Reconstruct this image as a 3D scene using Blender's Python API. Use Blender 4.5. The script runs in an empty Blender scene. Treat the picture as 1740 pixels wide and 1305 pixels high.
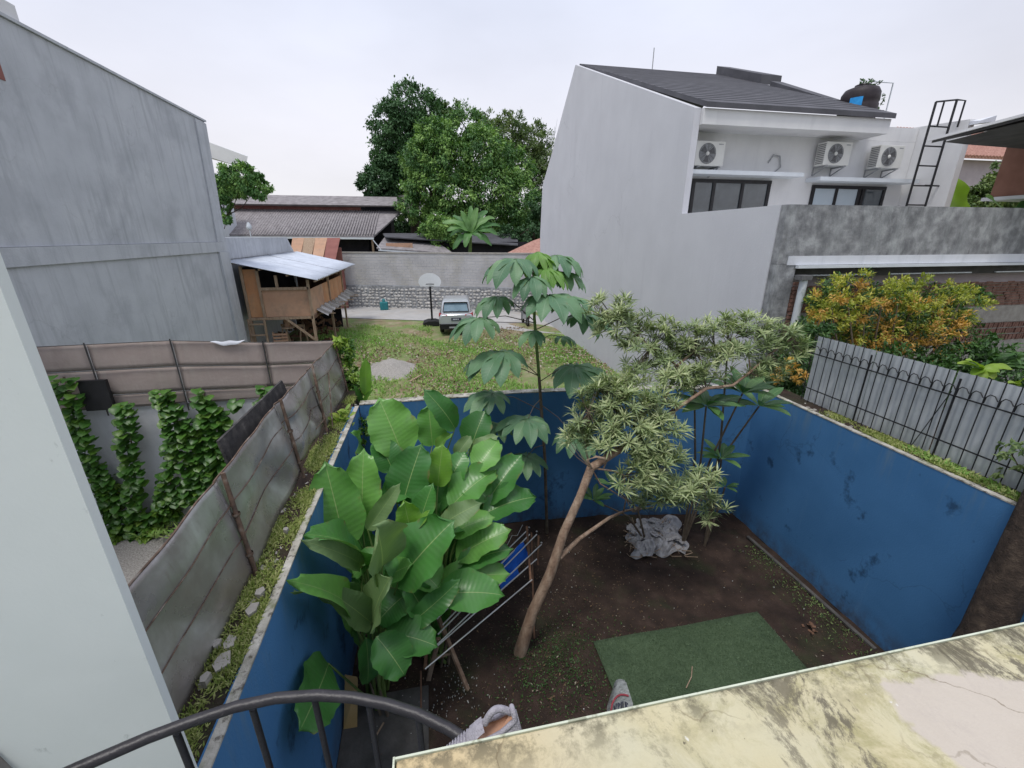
import bpy, math, random
import numpy as np
from mathutils import Vector, Matrix
rnd = random.Random(7)
rng = np.random.default_rng(7)
D = math.radians
SC = bpy.context.scene
COL = SC.collection

# ------------------------------------------------------------------ camera
PITCH, YAW, EYE = D(19.293), D(10.937), Vector((0, 0, 5.0))
FPX = 715.5
cam = bpy.data.cameras.new('camera')
cam.sensor_width = 36.0
cam.lens = 36.0 * FPX / 1740.0
cam.clip_start = 0.05
cam.clip_end = 3000
cam_ob = bpy.data.objects.new('camera', cam)
COL.objects.link(cam_ob)
cam_ob.location = EYE
cam_ob.rotation_euler = (D(90) - PITCH, 0, -YAW)
SC.camera = cam_ob

# ------------------------------------------------------------------ sky: overcast, with a little of the clear sky behind the cloud
SUN_EL, SUN_AZ = D(68), D(222)      # azimuth measured clockwise from +Y
world = bpy.data.worlds.new('World')
SC.world = world
world.use_nodes = True
wn, wl = world.node_tree.nodes, world.node_tree.links
wn.clear()
w_out = wn.new('ShaderNodeOutputWorld')
w_mix = wn.new('ShaderNodeMixShader'); w_mix.inputs[0].default_value = 0.86
w_sky = wn.new('ShaderNodeTexSky'); w_sky.sky_type = 'NISHITA'; w_sky.sun_disc = False
w_sky.sun_elevation = SUN_EL; w_sky.sun_rotation = SUN_AZ
w_b1 = wn.new('ShaderNodeBackground'); w_b1.inputs[1].default_value = 0.08
w_b2 = wn.new('ShaderNodeBackground'); w_b2.inputs[1].default_value = 0.78
w_tc = wn.new('ShaderNodeTexCoord'); w_sep = wn.new('ShaderNodeSeparateXYZ')
w_rmp = wn.new('ShaderNodeValToRGB')
els = w_rmp.color_ramp.elements
els[0].position = 0.0; els[0].color = (0.86, 0.83, 0.85, 1)
els[1].position = 1.0; els[1].color = (0.98, 1.02, 1.18, 1)      # an overcast sky is brighter overhead
e = els.new(0.16); e.color = (0.86, 0.84, 0.89, 1)
e = els.new(0.42); e.color = (0.77, 0.81, 0.95, 1)
w_no = wn.new('ShaderNodeTexNoise'); w_no.inputs['Scale'].default_value = 1.6; w_no.inputs['Detail'].default_value = 5
w_mp = wn.new('ShaderNodeMapping'); w_mp.inputs['Scale'].default_value = (1, 1, 2.6)
w_mr = wn.new('ShaderNodeMapRange'); w_mr.inputs[1].default_value = .3; w_mr.inputs[2].default_value = .7
w_mr.inputs[3].default_value = .87; w_mr.inputs[4].default_value = 1.08
w_mul = wn.new('ShaderNodeVectorMath'); w_mul.operation = 'SCALE'
wl.new(w_tc.outputs['Generated'], w_sep.inputs[0]); wl.new(w_sep.outputs[2], w_rmp.inputs[0])
wl.new(w_tc.outputs['Generated'], w_mp.inputs[0]); wl.new(w_mp.outputs[0], w_no.inputs['Vector'])
wl.new(w_no.outputs[0], w_mr.inputs[0]); wl.new(w_rmp.outputs[0], w_mul.inputs[0]); wl.new(w_mr.outputs[0], w_mul.inputs['Scale'])
wl.new(w_mul.outputs[0], w_b2.inputs[0]); wl.new(w_sky.outputs[0], w_b1.inputs[0])
wl.new(w_b1.outputs[0], w_mix.inputs[1]); wl.new(w_b2.outputs[0], w_mix.inputs[2]); wl.new(w_mix.outputs[0], w_out.inputs[0])

sun = bpy.data.lights.new('sun', 'SUN')
sun.energy = 1.35; sun.angle = D(16); sun.color = (1.0, 0.96, 0.9)
sun_ob = bpy.data.objects.new('sun', sun); COL.objects.link(sun_ob)
sd = Vector((math.sin(SUN_AZ) * math.cos(SUN_EL), math.cos(SUN_AZ) * math.cos(SUN_EL), math.sin(SUN_EL)))
sun_ob.rotation_euler = sd.to_track_quat('Z', 'Y').to_euler()
sun_ob.location = (0, 0, 40)
SC.view_settings.view_transform = 'Standard'
SC.view_settings.look = 'None'
SC.view_settings.exposure = 0.52
SC.view_settings.gamma = 1.0
SC.view_settings.use_curve_mapping = False

# ------------------------------------------------------------------ survey: where the line of sight through a photo pixel meets a plane of the site
_f = Vector((math.sin(YAW) * math.cos(PITCH), math.cos(YAW) * math.cos(PITCH), -math.sin(PITCH)))
_r = Vector((math.cos(YAW), -math.sin(YAW), 0)); _d = _f.cross(_r)
def P(u, v, X=None, Y=None, Z=None):
    d = _f + _r * ((u - 870) / FPX) + _d * ((v - 652.5) / FPX)
    if Y is not None: t = (Y - EYE.y) / d.y
    elif X is not None: t = (X - EYE.x) / d.x
    else: t = (Z - EYE.z) / d.z
    return EYE + d * t

# ------------------------------------------------------------------ materials
def ramp(nt, fac, cols):
    r = nt.nodes.new('ShaderNodeValToRGB'); el = r.color_ramp.elements
    el[0].position, el[0].color = cols[0][0], (*cols[0][1], 1)
    el[1].position, el[1].color = cols[-1][0], (*cols[-1][1], 1)
    for p, c in cols[1:-1]:
        x = el.new(p); x.color = (*c, 1)
    nt.links.new(fac, r.inputs[0]); return r.outputs[0]
def noise(nt, scale, detail=6, stretch=(1, 1, 1), rough=.55, dist=0, coord='Object'):
    tc = nt.nodes.new('ShaderNodeTexCoord'); mp = nt.nodes.new('ShaderNodeMapping')
    mp.inputs['Scale'].default_value = stretch
    n = nt.nodes.new('ShaderNodeTexNoise'); n.inputs['Scale'].default_value = scale
    n.inputs['Detail'].default_value = detail; n.inputs['Roughness'].default_value = rough
    n.inputs['Distortion'].default_value = dist
    nt.links.new(tc.outputs[coord], mp.inputs[0]); nt.links.new(mp.outputs[0], n.inputs['Vector'])
    return n.outputs[0]
def maprange(nt, fac, a, b, c=0., d=1.):
    m = nt.nodes.new('ShaderNodeMapRange'); m.inputs[1].default_value = a; m.inputs[2].default_value = b
    m.inputs[3].default_value = c; m.inputs[4].default_value = d
    nt.links.new(fac, m.inputs[0]); return m.outputs[0]
def mixc(nt, fac, a, b, mode='MIX'):
    m = nt.nodes.new('ShaderNodeMix'); m.data_type = 'RGBA'; m.blend_type = mode
    for s, v in ((m.inputs[0], fac), (m.inputs[6], a), (m.inputs[7], b)):
        if hasattr(v, 'links'): nt.links.new(v, s)
        elif isinstance(v, (int, float)): s.default_value = v
        else: s.default_value = (*v, 1)
    return m.outputs[2]
MATS = {}
def M(name, cols, scale=4, detail=8, rough=.85, bump=.0, bscale=60, metal=0., stretch=(1, 1, 1), layers=(), spec=.3, coat=0., rvar=0., dist=0):
    """noise-mixed colours, then layers (scale, stretch, lo, hi, colour, strength[, detail]) of stain over them"""
    m = bpy.data.materials.new(name); m.use_nodes = True; nt = m.node_tree
    b = nt.nodes['Principled BSDF']
    if len(cols) == 1: cols = [(.2, tuple(c * .9 for c in cols[0])), (.8, tuple(min(1, c * 1.1) for c in cols[0]))]
    c = ramp(nt, noise(nt, scale, detail, stretch, dist=dist), cols)
    for L in layers:
        f = maprange(nt, noise(nt, L[0], L[6] if len(L) > 6 else 8, L[1], rough=.65), L[2], L[3], 0, L[5])
        c = mixc(nt, f, c, L[4])
    nt.links.new(c, b.inputs['Base Color'])
    b.inputs['Roughness'].default_value = rough; b.inputs['Metallic'].default_value = metal
    b.inputs['Specular IOR Level'].default_value = spec; b.inputs['Coat Weight'].default_value = coat
    if rvar:
        nt.links.new(maprange(nt, noise(nt, scale * 1.7, 5), .3, .7, rough - rvar, rough + rvar), b.inputs['Roughness'])
    if bump:
        bp = nt.nodes.new('ShaderNodeBump'); bp.inputs['Strength'].default_value = bump; bp.inputs['Distance'].default_value = .02
        nt.links.new(noise(nt, bscale, 6), bp.inputs['Height']); nt.links.new(bp.outputs[0], b.inputs['Normal'])
    MATS[name] = m; return m
def leafmat(name, c1, c2, c3=None, rough=.45, trans=.25, veins=False, rib=None):
    """colour varies leaf by leaf through the face attribute 'shade'; ribs and side veins on the big blades"""
    m = bpy.data.materials.new(name); m.use_nodes = True; nt = m.node_tree
    b = nt.nodes['Principled BSDF']
    at = nt.nodes.new('ShaderNodeAttribute'); at.attribute_name = 'shade'
    oi = nt.nodes.new('ShaderNodeObjectInfo')
    ad = nt.nodes.new('ShaderNodeMath'); ad.operation = 'ADD'
    sc = nt.nodes.new('ShaderNodeMath'); sc.operation = 'MULTIPLY'; sc.inputs[1].default_value = .35 if not veins else .5
    nt.links.new(oi.outputs['Random'], sc.inputs[0]); nt.links.new(at.outputs['Fac'], ad.inputs[0]); nt.links.new(sc.outputs[0], ad.inputs[1])
    c = ramp(nt, ad.outputs[0], [(0., c1), (.55, c2), (1.1 if c3 is None else 1., c3 or c2)])
    if veins:
        a1 = nt.nodes.new('ShaderNodeAttribute'); a1.attribute_name = 'across'
        a2 = nt.nodes.new('ShaderNodeAttribute'); a2.attribute_name = 'along'
        ab = nt.nodes.new('ShaderNodeMath'); ab.operation = 'ABSOLUTE'; nt.links.new(a1.outputs['Fac'], ab.inputs[0])
        mm = nt.nodes.new('ShaderNodeMath'); mm.operation = 'MULTIPLY_ADD'; mm.inputs[1].default_value = -9.
        nt.links.new(ab.outputs[0], mm.inputs[0])
        m2 = nt.nodes.new('ShaderNodeMath'); m2.operation = 'MULTIPLY'; m2.inputs[1].default_value = 95.
        nt.links.new(a2.outputs['Fac'], m2.inputs[0]); nt.links.new(m2.outputs[0], mm.inputs[2])
        sn = nt.nodes.new('ShaderNodeMath'); sn.operation = 'SINE'; nt.links.new(mm.outputs[0], sn.inputs[0])
        c = mixc(nt, maprange(nt, sn.outputs[0], .2, 1, 0, .06), c, (.06, .14, .04))
        c = mixc(nt, maprange(nt, noise(nt, 9, 6), .45, .75, 0, .35), c, (.12, .2, .1))
        c = mixc(nt, maprange(nt, ab.outputs[0], .026, .008, 0, .75), c, rib or (.38, .5, .2))
        edg = nt.nodes.new('ShaderNodeMath'); edg.operation = 'MULTIPLY'
        nt.links.new(maprange(nt, noise(nt, 7, 5), .56, .66), edg.inputs[0]); nt.links.new(maprange(nt, ab.outputs[0], .80, .97, 0, .7), edg.inputs[1])
        c = mixc(nt, edg.outputs[0], c, (.20, .15, .05))
        bp = nt.nodes.new('ShaderNodeBump'); bp.inputs['Strength'].default_value = .10; bp.inputs['Distance'].default_value = .006
        nt.links.new(sn.outputs[0], bp.inputs['Height']); nt.links.new(bp.outputs[0], b.inputs['Normal'])
    else:
        c = mixc(nt, maprange(nt, noise(nt, 1.4, 4), .35, .7, 0, .35), c, tuple(x * .6 for x in c1))
    nt.links.new(c, b.inputs['Base Color']); b.inputs['Roughness'].default_value = rough
    b.inputs['Specular IOR Level'].default_value = .5
    tr = nt.nodes.new('ShaderNodeBsdfTranslucent'); mx = nt.nodes.new('ShaderNodeMixShader'); mx.inputs[0].default_value = trans
    tc_ = mixc(nt, 1., c, (1.2, 1.35, .6), 'MULTIPLY'); nt.links.new(tc_, tr.inputs[0])
    out = nt.nodes['Material Output']
    nt.links.new(b.outputs[0], mx.inputs[1]); nt.links.new(tr.outputs[0], mx.inputs[2]); nt.links.new(mx.outputs[0], out.inputs[0])
    MATS[name] = m; return m

m_conc = M('weathered_concrete', [(.3, (.42, .44, .47)), (.5, (.49, .51, .545)), (.72, (.54, .56, .59))], 1.1, 9, bump=.25, bscale=30,
           layers=[(2.2, (1, 2.6, .25), .5, .75, (.25, .265, .29), .55), (5, (1, 1, .1), .55, .8, (.54, .56, .59), .4), (.7, (1, 1, 1), .52, .62, (.33, .345, .375), .4)])
m_conc2 = M('light_plaster', [(.3, (.62, .64, .69)), (.7, (.68, .70, .75))], 1.4, 6, bump=.15, bscale=25, layers=[(3, (1, 1, .15), .5, .8, (.3, .33, .38), .5)])
m_render = M('grey_white_render', [(.3, (.56, .565, .60)), (.7, (.61, .615, .65))], .8, 7, bump=.2, bscale=40,
             layers=[(5, (1, 1, .12), .56, .75, (.64, .64, .68), .4), (3, (1, 1, .08), .58, .8, (.46, .46, .50), .4), (9, (1, 1, 1), .6, .75, (.44, .45, .48), .2)])
m_white = M('white_wall_paint', [(.3, (.62, .62, .63)), (.7, (.70, .70, .70))], 1.5, 6, bump=.1, layers=[(4, (1, 1, .12), .55, .8, (.48, .48, .49), .4)])
m_mint = M('pale_wall_paint', [(.3, (.74, .785, .78)), (.7, (.78, .82, .815))], 2.5, 6, bump=.04, bscale=80, layers=[(14, (1, 1, .6), .66, .72, (.4, .44, .43), .5)])
m_stain = M('stained_concrete', [(.35, (.16, .165, .175)), (.5, (.25, .255, .265)), (.65, (.38, .39, .40))], 4.2, 13, bump=.4, bscale=30,
            layers=[(3.5, (1, 1, .22), .48, .66, (.40, .42, .43), .55), (7, (1, 1, .3), .52, .7, (.10, .105, .11), .55)])
m_blue = M('blue_wall_paint', [(.3, (.056, .175, .37)), (.7, (.074, .215, .44))], 1.3, 7, bump=.18, bscale=60, rough=.7,
           layers=[(2.6, (1, 1, .8), .60, .68, (.018, .05, .11), .75, 12), (6, (1, 1, .12), .6, .8, (.14, .28, .46), .3), (11, (1, 1, 1), .68, .76, (.2, .32, .45), .35)])
def cracks(mat, scale, strength, col):
    nt = mat.node_tree; b = nt.nodes['Principled BSDF']; c = b.inputs['Base Color'].links[0].from_socket
    tc = nt.nodes.new('ShaderNodeTexCoord'); vo = nt.nodes.new('ShaderNodeTexVoronoi'); vo.feature = 'DISTANCE_TO_EDGE'; vo.inputs['Scale'].default_value = scale
    nz = nt.nodes.new('ShaderNodeTexNoise'); nz.inputs['Scale'].default_value = scale * 1.8; nz.inputs['Detail'].default_value = 8
    va = nt.nodes.new('ShaderNodeVectorMath'); va.operation = 'MULTIPLY_ADD'; va.inputs[1].default_value = (.9 / scale,) * 3
    nt.links.new(tc.outputs['Object'], nz.inputs['Vector']); nt.links.new(nz.outputs['Color'], va.inputs[0]); nt.links.new(tc.outputs['Object'], va.inputs[2]); nt.links.new(va.outputs[0], vo.inputs['Vector'])
    m = nt.nodes.new('ShaderNodeMath'); m.operation = 'MULTIPLY'
    nt.links.new(maprange(nt, vo.outputs['Distance'], .010, .002), m.inputs[0]); nt.links.new(maprange(nt, noise(nt, scale * .6, 3), .52, .60, 0, strength), m.inputs[1])
    nt.links.new(mixc(nt, m.outputs[0], c, col), b.inputs['Base Color'])
cracks(m_conc, .5, .18, (.20, .205, .22)); cracks(m_blue, .9, .28, (.03, .06, .10)); cracks(m_render, .4, .22, (.28, .28, .30))
# soil splashed up the foot of the blue walls and pale run-off under the coping
_nt = m_blue.node_tree; _b = _nt.nodes['Principled BSDF']; _c = _b.inputs['Base Color'].links[0].from_socket
_tc = _nt.nodes.new('ShaderNodeTexCoord'); _sp = _nt.nodes.new('ShaderNodeSeparateXYZ'); _nt.links.new(_tc.outputs['Object'], _sp.inputs[0])
def _mul(a, b2):
    m = _nt.nodes.new('ShaderNodeMath'); m.operation = 'MULTIPLY'; _nt.links.new(a, m.inputs[0]); _nt.links.new(b2, m.inputs[1]); return m.outputs[0]
_c = mixc(_nt, _mul(maprange(_nt, _sp.outputs[2], -.85, -1.27), maprange(_nt, noise(_nt, 5, 12, (1, 1, .7), rough=.7), .38, .62, 0, .8)), _c, (.055, .045, .04))
_c = mixc(_nt, _mul(maprange(_nt, _sp.outputs[2], .75, 1.27), maprange(_nt, noise(_nt, 7, 10, (1, 1, .10), rough=.7), .52, .66, 0, .55)), _c, (.16, .24, .30))
_nt.links.new(_c, _b.inputs['Base Color'])
m_soil = M('dark_soil', [(.3, (.022, .015, .012)), (.55, (.042, .027, .021)), (.75, (.07, .046, .036))], 4, 12, rough=.95, bump=.9, bscale=45,
           layers=[(1.2, (1, 1, 1), .52, .66, (.032, .042, .018), .6)])
m_turf = M('artificial_turf', [(.3, (.09, .14, .075)), (.7, (.12, .18, .10))], 14, 10, rough=.95, bump=1., bscale=220, layers=[(2.2, (1, 1, 1), .5, .75, (.02, .045, .03), .5)])
m_lot = M('lot_earth', [(.3, (.19, .14, .085)), (.5, (.27, .21, .14)), (.7, (.36, .30, .22))], 1.6, 12, rough=.95, bump=.7, bscale=20,
          layers=[(.55, (1, 1, 1), .42, .56, (.14, .22, .06), .85), (6, (1, 1, 1), .5, .6, (.17, .24, .08), .5)])
m_asph = M('road_surface', [(.3, (.36, .355, .35)), (.7, (.46, .45, .435))], 1.1, 10, bump=.3, bscale=40, layers=[(.6, (1, 1, 1), .5, .7, (.36, .31, .26), .5)])
m_grav = M('gravel', [(.35, (.24, .225, .21)), (.65, (.47, .445, .41))], 40, 6, rough=.95, bump=1., bscale=60)
m_slab = None
m_zinc = M('dull_zinc_sheet', [(.3, (.25, .215, .20)), (.5, (.37, .345, .33)), (.68, (.60, .59, .58))], 1.8, 7, rough=.32, metal=.5, bump=.35, bscale=5, rvar=.12,
           layers=[(2.2, (1, 1, .5), .52, .70, (.27, .23, .20), .6), (9, (1, 1, .25), .60, .74, (.2, .15, .12), .4)])
m_zincb = M('brown_weathered_sheet', [(.3, (.30, .245, .225)), (.7, (.40, .34, .315))], 1.6, 8, rough=.75, bump=.2, bscale=20,
            layers=[(5, (1, 1, .12), .5, .75, (.42, .38, .34), .5), (2.5, (1, 1, .4), .55, .75, (.17, .13, .12), .5)])
m_zincl = M('bright_zinc_sheet', [(.3, (.50, .54, .61)), (.7, (.64, .69, .77))], 1.5, 6, rough=.5, metal=.25, layers=[(4, (1, .2, 1), .5, .75, (.74, .78, .85), .6)])
m_zincf = M('grey_corrugated_sheet', [(.3, (.46, .49, .52)), (.7, (.60, .63, .66))], 2.2, 7, rough=.5, metal=.3, layers=[(3, (1, 1, .4), .5, .7, (.28, .31, .33), .6)])
m_roof = M('dark_grey_roof_sheet', [(.3, (.060, .060, .068)), (.7, (.10, .10, .112))], 1.6, 8, rough=.7, bump=.2, bscale=30)
m_roofold = M('old_grey_roof_tile', [(.3, (.19, .175, .18)), (.7, (.32, .30, .305))], 2.5, 10, rough=.9, bump=.6, bscale=12, layers=[(2, (1, 1, 1), .5, .7, (.12, .105, .11), .6)])
m_tile = M('red_clay_tile', [(.3, (.30, .15, .12)), (.7, (.45, .26, .21))], 6, 8, rough=.85)
m_redwall = M('faded_red_wall', [(.3, (.22, .09, .08)), (.7, (.30, .13, .11))], 2, 8)
m_pink = M('mauve_wall', [(.3, (.33, .29, .32)), (.7, (.40, .35, .38))], 2, 6)
m_black = M('black_paint', [(.3, (.012, .012, .014)), (.7, (.022, .022, .026))], 8, 5, rough=.45, spec=.4)
m_rail = M('dark_rail_paint', [(.3, (.018, .016, .02)), (.7, (.032, .029, .034))], 14, 6, rough=.42, spec=.5, bump=.15, bscale=60, layers=[(40, (1, 1, 1), .66, .7, (.12, .11, .11), .4)])
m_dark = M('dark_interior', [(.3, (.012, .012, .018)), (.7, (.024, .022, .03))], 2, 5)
m_ply = M('orange_plywood', [(.25, (.40, .17, .08)), (.5, (.52, .26, .13)), (.75, (.60, .35, .2))], 1.5, 9, rough=.8, stretch=(1, 1, .35), layers=[(3, (1, 1, 1), .5, .72, (.30, .22, .16), .6)])
m_ply2 = M('pale_plywood', [(.25, (.44, .25, .16)), (.75, (.56, .36, .25))], 1.2, 9, rough=.8, stretch=(.5, .5, 1), layers=[(2.2, (1, 1, 1), .48, .7, (.28, .2, .15), .6)])
m_wood = M('weathered_timber', [(.3, (.26, .18, .12)), (.7, (.44, .33, .24))], 6, 8, rough=.85, stretch=(3, 3, .6))
m_woodd = M('dark_timber', [(.3, (.10, .055, .035)), (.7, (.20, .11, .07))], 9, 8, rough=.8, stretch=(3, 3, .6))
m_yel = M('yellowish_board', [(.3, (.50, .33, .13)), (.7, (.60, .42, .2))], 4, 7)
m_rust = M('rusty_pipe', [(.35, (.075, .055, .045)), (.55, (.17, .11, .08)), (.7, (.30, .27, .24))], 9, 8, rough=.8, bump=.4, bscale=50)
m_steel = M('bright_steel_tube', [(.3, (.60, .60, .60)), (.7, (.75, .75, .74))], 9, 4, rough=.3, metal=.6)
m_pvc = M('white_plastic_pipe', [(.3, (.58, .62, .66)), (.7, (.66, .70, .74))], 3, 4, rough=.5)
m_acw = M('cream_metal_casing', [(.3, (.60, .60, .575)), (.7, (.68, .68, .65))], 4, 5, rough=.5)
m_acd = M('dark_grille', [(.3, (.11, .11, .115)), (.7, (.17, .17, .175))], 20, 4, rough=.6)
m_acg = M('grey_plastic', [(.3, (.28, .29, .3)), (.7, (.36, .37, .38))], 20, 4, rough=.6)
m_glass = M('dark_window_glass', [(.35, (.035, .045, .055)), (.65, (.09, .11, .125))], 1.2, 5, rough=.08, spec=.8, coat=.4)
m_glassb = M('pale_window_glass', [(.35, (.42, .50, .56)), (.65, (.50, .58, .64))], 1.2, 5, rough=.12, spec=.8, coat=.4)
m_cloth = M('blue_cloth', [(.3, (.015, .10, .52)), (.7, (.025, .16, .68))], 6, 6, rough=.9, bump=.3, bscale=40)
m_tarp = M('grey_plastic_sheeting', [(.3, (.22, .21, .21)), (.5, (.42, .41, .42)), (.7, (.62, .62, .64))], 3, 10, rough=.6, bump=.6, bscale=14, layers=[(3, (1, 1, 1), .5, .66, (.07, .05, .045), .75)])
m_knit = M('lilac_grey_knit', [(.3, (.36, .34, .39)), (.7, (.48, .46, .51))], 60, 4, rough=.95, bump=.6, bscale=180)
m_skin = M('orange_lining', [(.3, (.50, .27, .17)), (.7, (.6, .36, .25))], 8, 4, rough=.8)
m_sole = M('cream_rubber', [(.3, (.52, .52, .42)), (.7, (.6, .6, .5))], 12, 4, rough=.7)
m_tongue = M('grey_shoe_cloth', [(.3, (.30, .32, .33)), (.7, (.42, .44, .45))], 40, 5, rough=.95, bump=.5, bscale=90)
m_trim = M('dark_red_trim', [(.3, (.22, .035, .05)), (.7, (.3, .06, .075))], 9, 4)
m_ink = M('navy_print', [(.3, (.05, .055, .09)), (.7, (.08, .085, .12))], 9, 4)
m_bark = M('brown_bark', [(.3, (.18, .115, .08)), (.5, (.30, .205, .145)), (.72, (.44, .33, .25))], 7, 10, rough=.9, bump=.7, bscale=40, stretch=(2, 2, .6),
           layers=[(9, (1, 1, 2.5), .56, .7, (.10, .065, .045), .5), (3, (1, 1, 1), .55, .7, (.40, .34, .27), .4)])
m_barkd = M('dark_damp_bark', [(.3, (.022, .017, .014)), (.55, (.05, .036, .028)), (.75, (.10, .075, .055))], 12, 12, rough=.9, bump=.8, bscale=60,
            layers=[(5, (1, 1, 1), .6, .7, (.13, .12, .085), .5)])
m_stemg = M('green_stem', [(.3, (.10, .17, .04)), (.7, (.17, .25, .08))], 9, 6, rough=.6)
m_stemr = M('brown_stem', [(.3, (.10, .075, .055)), (.7, (.2, .16, .12))], 9, 6, rough=.8)
m_brick = M('dirty_red_brick', [(.25, (.12, .065, .05)), (.5, (.21, .115, .09)), (.75, (.32, .2, .16))], 5, 10, rough=.95, bump=.6, bscale=40)
m_mort = M('grey_mortar', [(.3, (.27, .255, .23)), (.7, (.40, .38, .35))], 6, 10, rough=.95, bump=.5, bscale=30)
m_stone = M('river_stone', [(.25, (.30, .29, .28)), (.5, (.46, .45, .43)), (.75, (.64, .62, .59))], 3.4, 6, rough=.9, bump=.3, bscale=20)
m_mossy = M('mossy_wall_top', [(.3, (.26, .25, .21)), (.5, (.44, .42, .37)), (.7, (.62, .60, .55))], 5, 12, rough=.95, bump=.9, bscale=30,
            layers=[(3.2, (1, 1, 1), .52, .62, (.12, .14, .04), .7), (12, (1, 1, 1), .55, .62, (.06, .05, .04), .7)])
m_car = M('silver_car_paint', [(.3, (.50, .53, .56)), (.7, (.56, .59, .62))], 2, 3, rough=.28, metal=.35, coat=.6)
m_rubber = M('black_rubber', [(.3, (.015, .015, .016)), (.7, (.03, .03, .031))], 9, 4, rough=.8)
m_red = M('red_lamp_glass', [(.3, (.35, .012, .015)), (.7, (.45, .02, .025))], 9, 3, rough=.2)
m_plate = M('dark_plate', [(.3, (.03, .035, .06)), (.7, (.05, .055, .09))], 9, 3, rough=.5)
m_teal = M('teal_plastic', [(.3, (.02, .15, .17)), (.7, (.035, .22, .24))], 9, 3, rough=.5)
m_sky = M('sky_blue_sticker', [(.3, (.02, .25, .62)), (.7, (.03, .34, .75))], 9, 3, rough=.5)
m_tank = M('brown_black_tank', [(.3, (.020, .015, .018)), (.7, (.038, .03, .034))], 6, 5, rough=.55)
m_bboard = M('white_acrylic_board', [(.3, (.72, .74, .77)), (.7, (.78, .8, .82))], 3, 3, rough=.4)
m_orangew = M('brown_painted_wall', [(.3, (.20, .095, .065)), (.7, (.27, .14, .10))], 3, 7)
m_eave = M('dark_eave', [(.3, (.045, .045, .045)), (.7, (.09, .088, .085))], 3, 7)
m_blackboard = M('mouldy_black_board', [(.35, (.035, .034, .036)), (.6, (.075, .07, .068)), (.75, (.15, .14, .13))], 9, 12, rough=.9, bump=.4, bscale=30)
m_conf = M('yard_paving', [(.3, (.05, .047, .045)), (.7, (.12, .115, .11))], 4, 12, rough=.9, bump=.6, bscale=30)
m_litter = leafmat('leaf_litter', (.06, .035, .02), (.20, .13, .07), (.38, .34, .27), rough=.9, trans=.05)
m_litter2 = leafmat('dry_leaf_litter', (.12, .07, .04), (.28, .19, .12), (.5, .45, .38), rough=.9, trans=.05)
m_grass = leafmat('grass_blade', (.13, .30, .05), (.23, .42, .08), (.43, .46, .19), rough=.7, trans=.2)
m_moss = leafmat('ledge_weed', (.12, .19, .03), (.27, .34, .08), (.46, .47, .2), rough=.8, trans=.2)
m_cal = leafmat('broad_leaf', (.035, .135, .035), (.08, .25, .055), (.17, .39, .085), rough=.34, trans=.22, veins=True)
m_caly = leafmat('young_broad_leaf', (.10, .25, .03), (.16, .34, .045), (.2, .4, .06), rough=.42, trans=.3, veins=True)
m_calg = leafmat('leaf_underside', (.11, .19, .075), (.17, .27, .11), (.22, .33, .14), rough=.55, trans=.25, veins=True)
m_cec = leafmat('lobed_leaf', (.06, .15, .08), (.11, .23, .12), (.18, .32, .16), rough=.5, trans=.2, veins=True, rib=(.30, .40, .28))
m_cecy = leafmat('young_lobed_leaf', (.10, .24, .04), (.16, .33, .06), (.22, .4, .09), rough=.5, trans=.3, veins=True, rib=(.38, .5, .25))
m_nar = leafmat('narrow_leaf', (.14, .21, .09), (.31, .39, .18), (.60, .64, .36), rough=.45, trans=.2)
m_plu = leafmat('frangipani_leaf', (.03, .10, .03), (.07, .18, .05), (.14, .28, .08), rough=.4, trans=.25, veins=True)
m_cre = leafmat('creeper_leaf', (.022, .08, .018), (.07, .19, .025), (.28, .42, .06), rough=.4, trans=.2)
m_t1 = leafmat('dense_dark_foliage', (.030, .080, .030), (.055, .135, .048), (.10, .21, .07), rough=.6, trans=.15)
m_t2 = leafmat('mango_foliage', (.030, .085, .025), (.075, .19, .045), (.28, .46, .11), rough=.55, trans=.2)
m_t3 = leafmat('olive_foliage', (.045, .09, .03), (.11, .18, .055), (.24, .31, .11), rough=.6, trans=.2)
m_ban = leafmat('banana_leaf', (.06, .17, .05), (.12, .27, .08), (.22, .38, .13), rough=.5, trans=.3)
m_bor = leafmat('orange_shoot_leaf', (.46, .25, .06), (.64, .38, .09), (.70, .52, .12), rough=.5, trans=.3)
m_bye = leafmat('yellow_green_shoot_leaf', (.18, .26, .04), (.38, .42, .06), (.58, .52, .09), rough=.5, trans=.3)
m_bgr = leafmat('bush_green_leaf', (.02, .06, .015), (.05, .13, .03), (.10, .20, .05), rough=.5, trans=.2)
m_lim = leafmat('lime_leaf', (.18, .32, .03), (.30, .44, .06), (.42, .5, .1), rough=.5, trans=.3)

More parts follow.
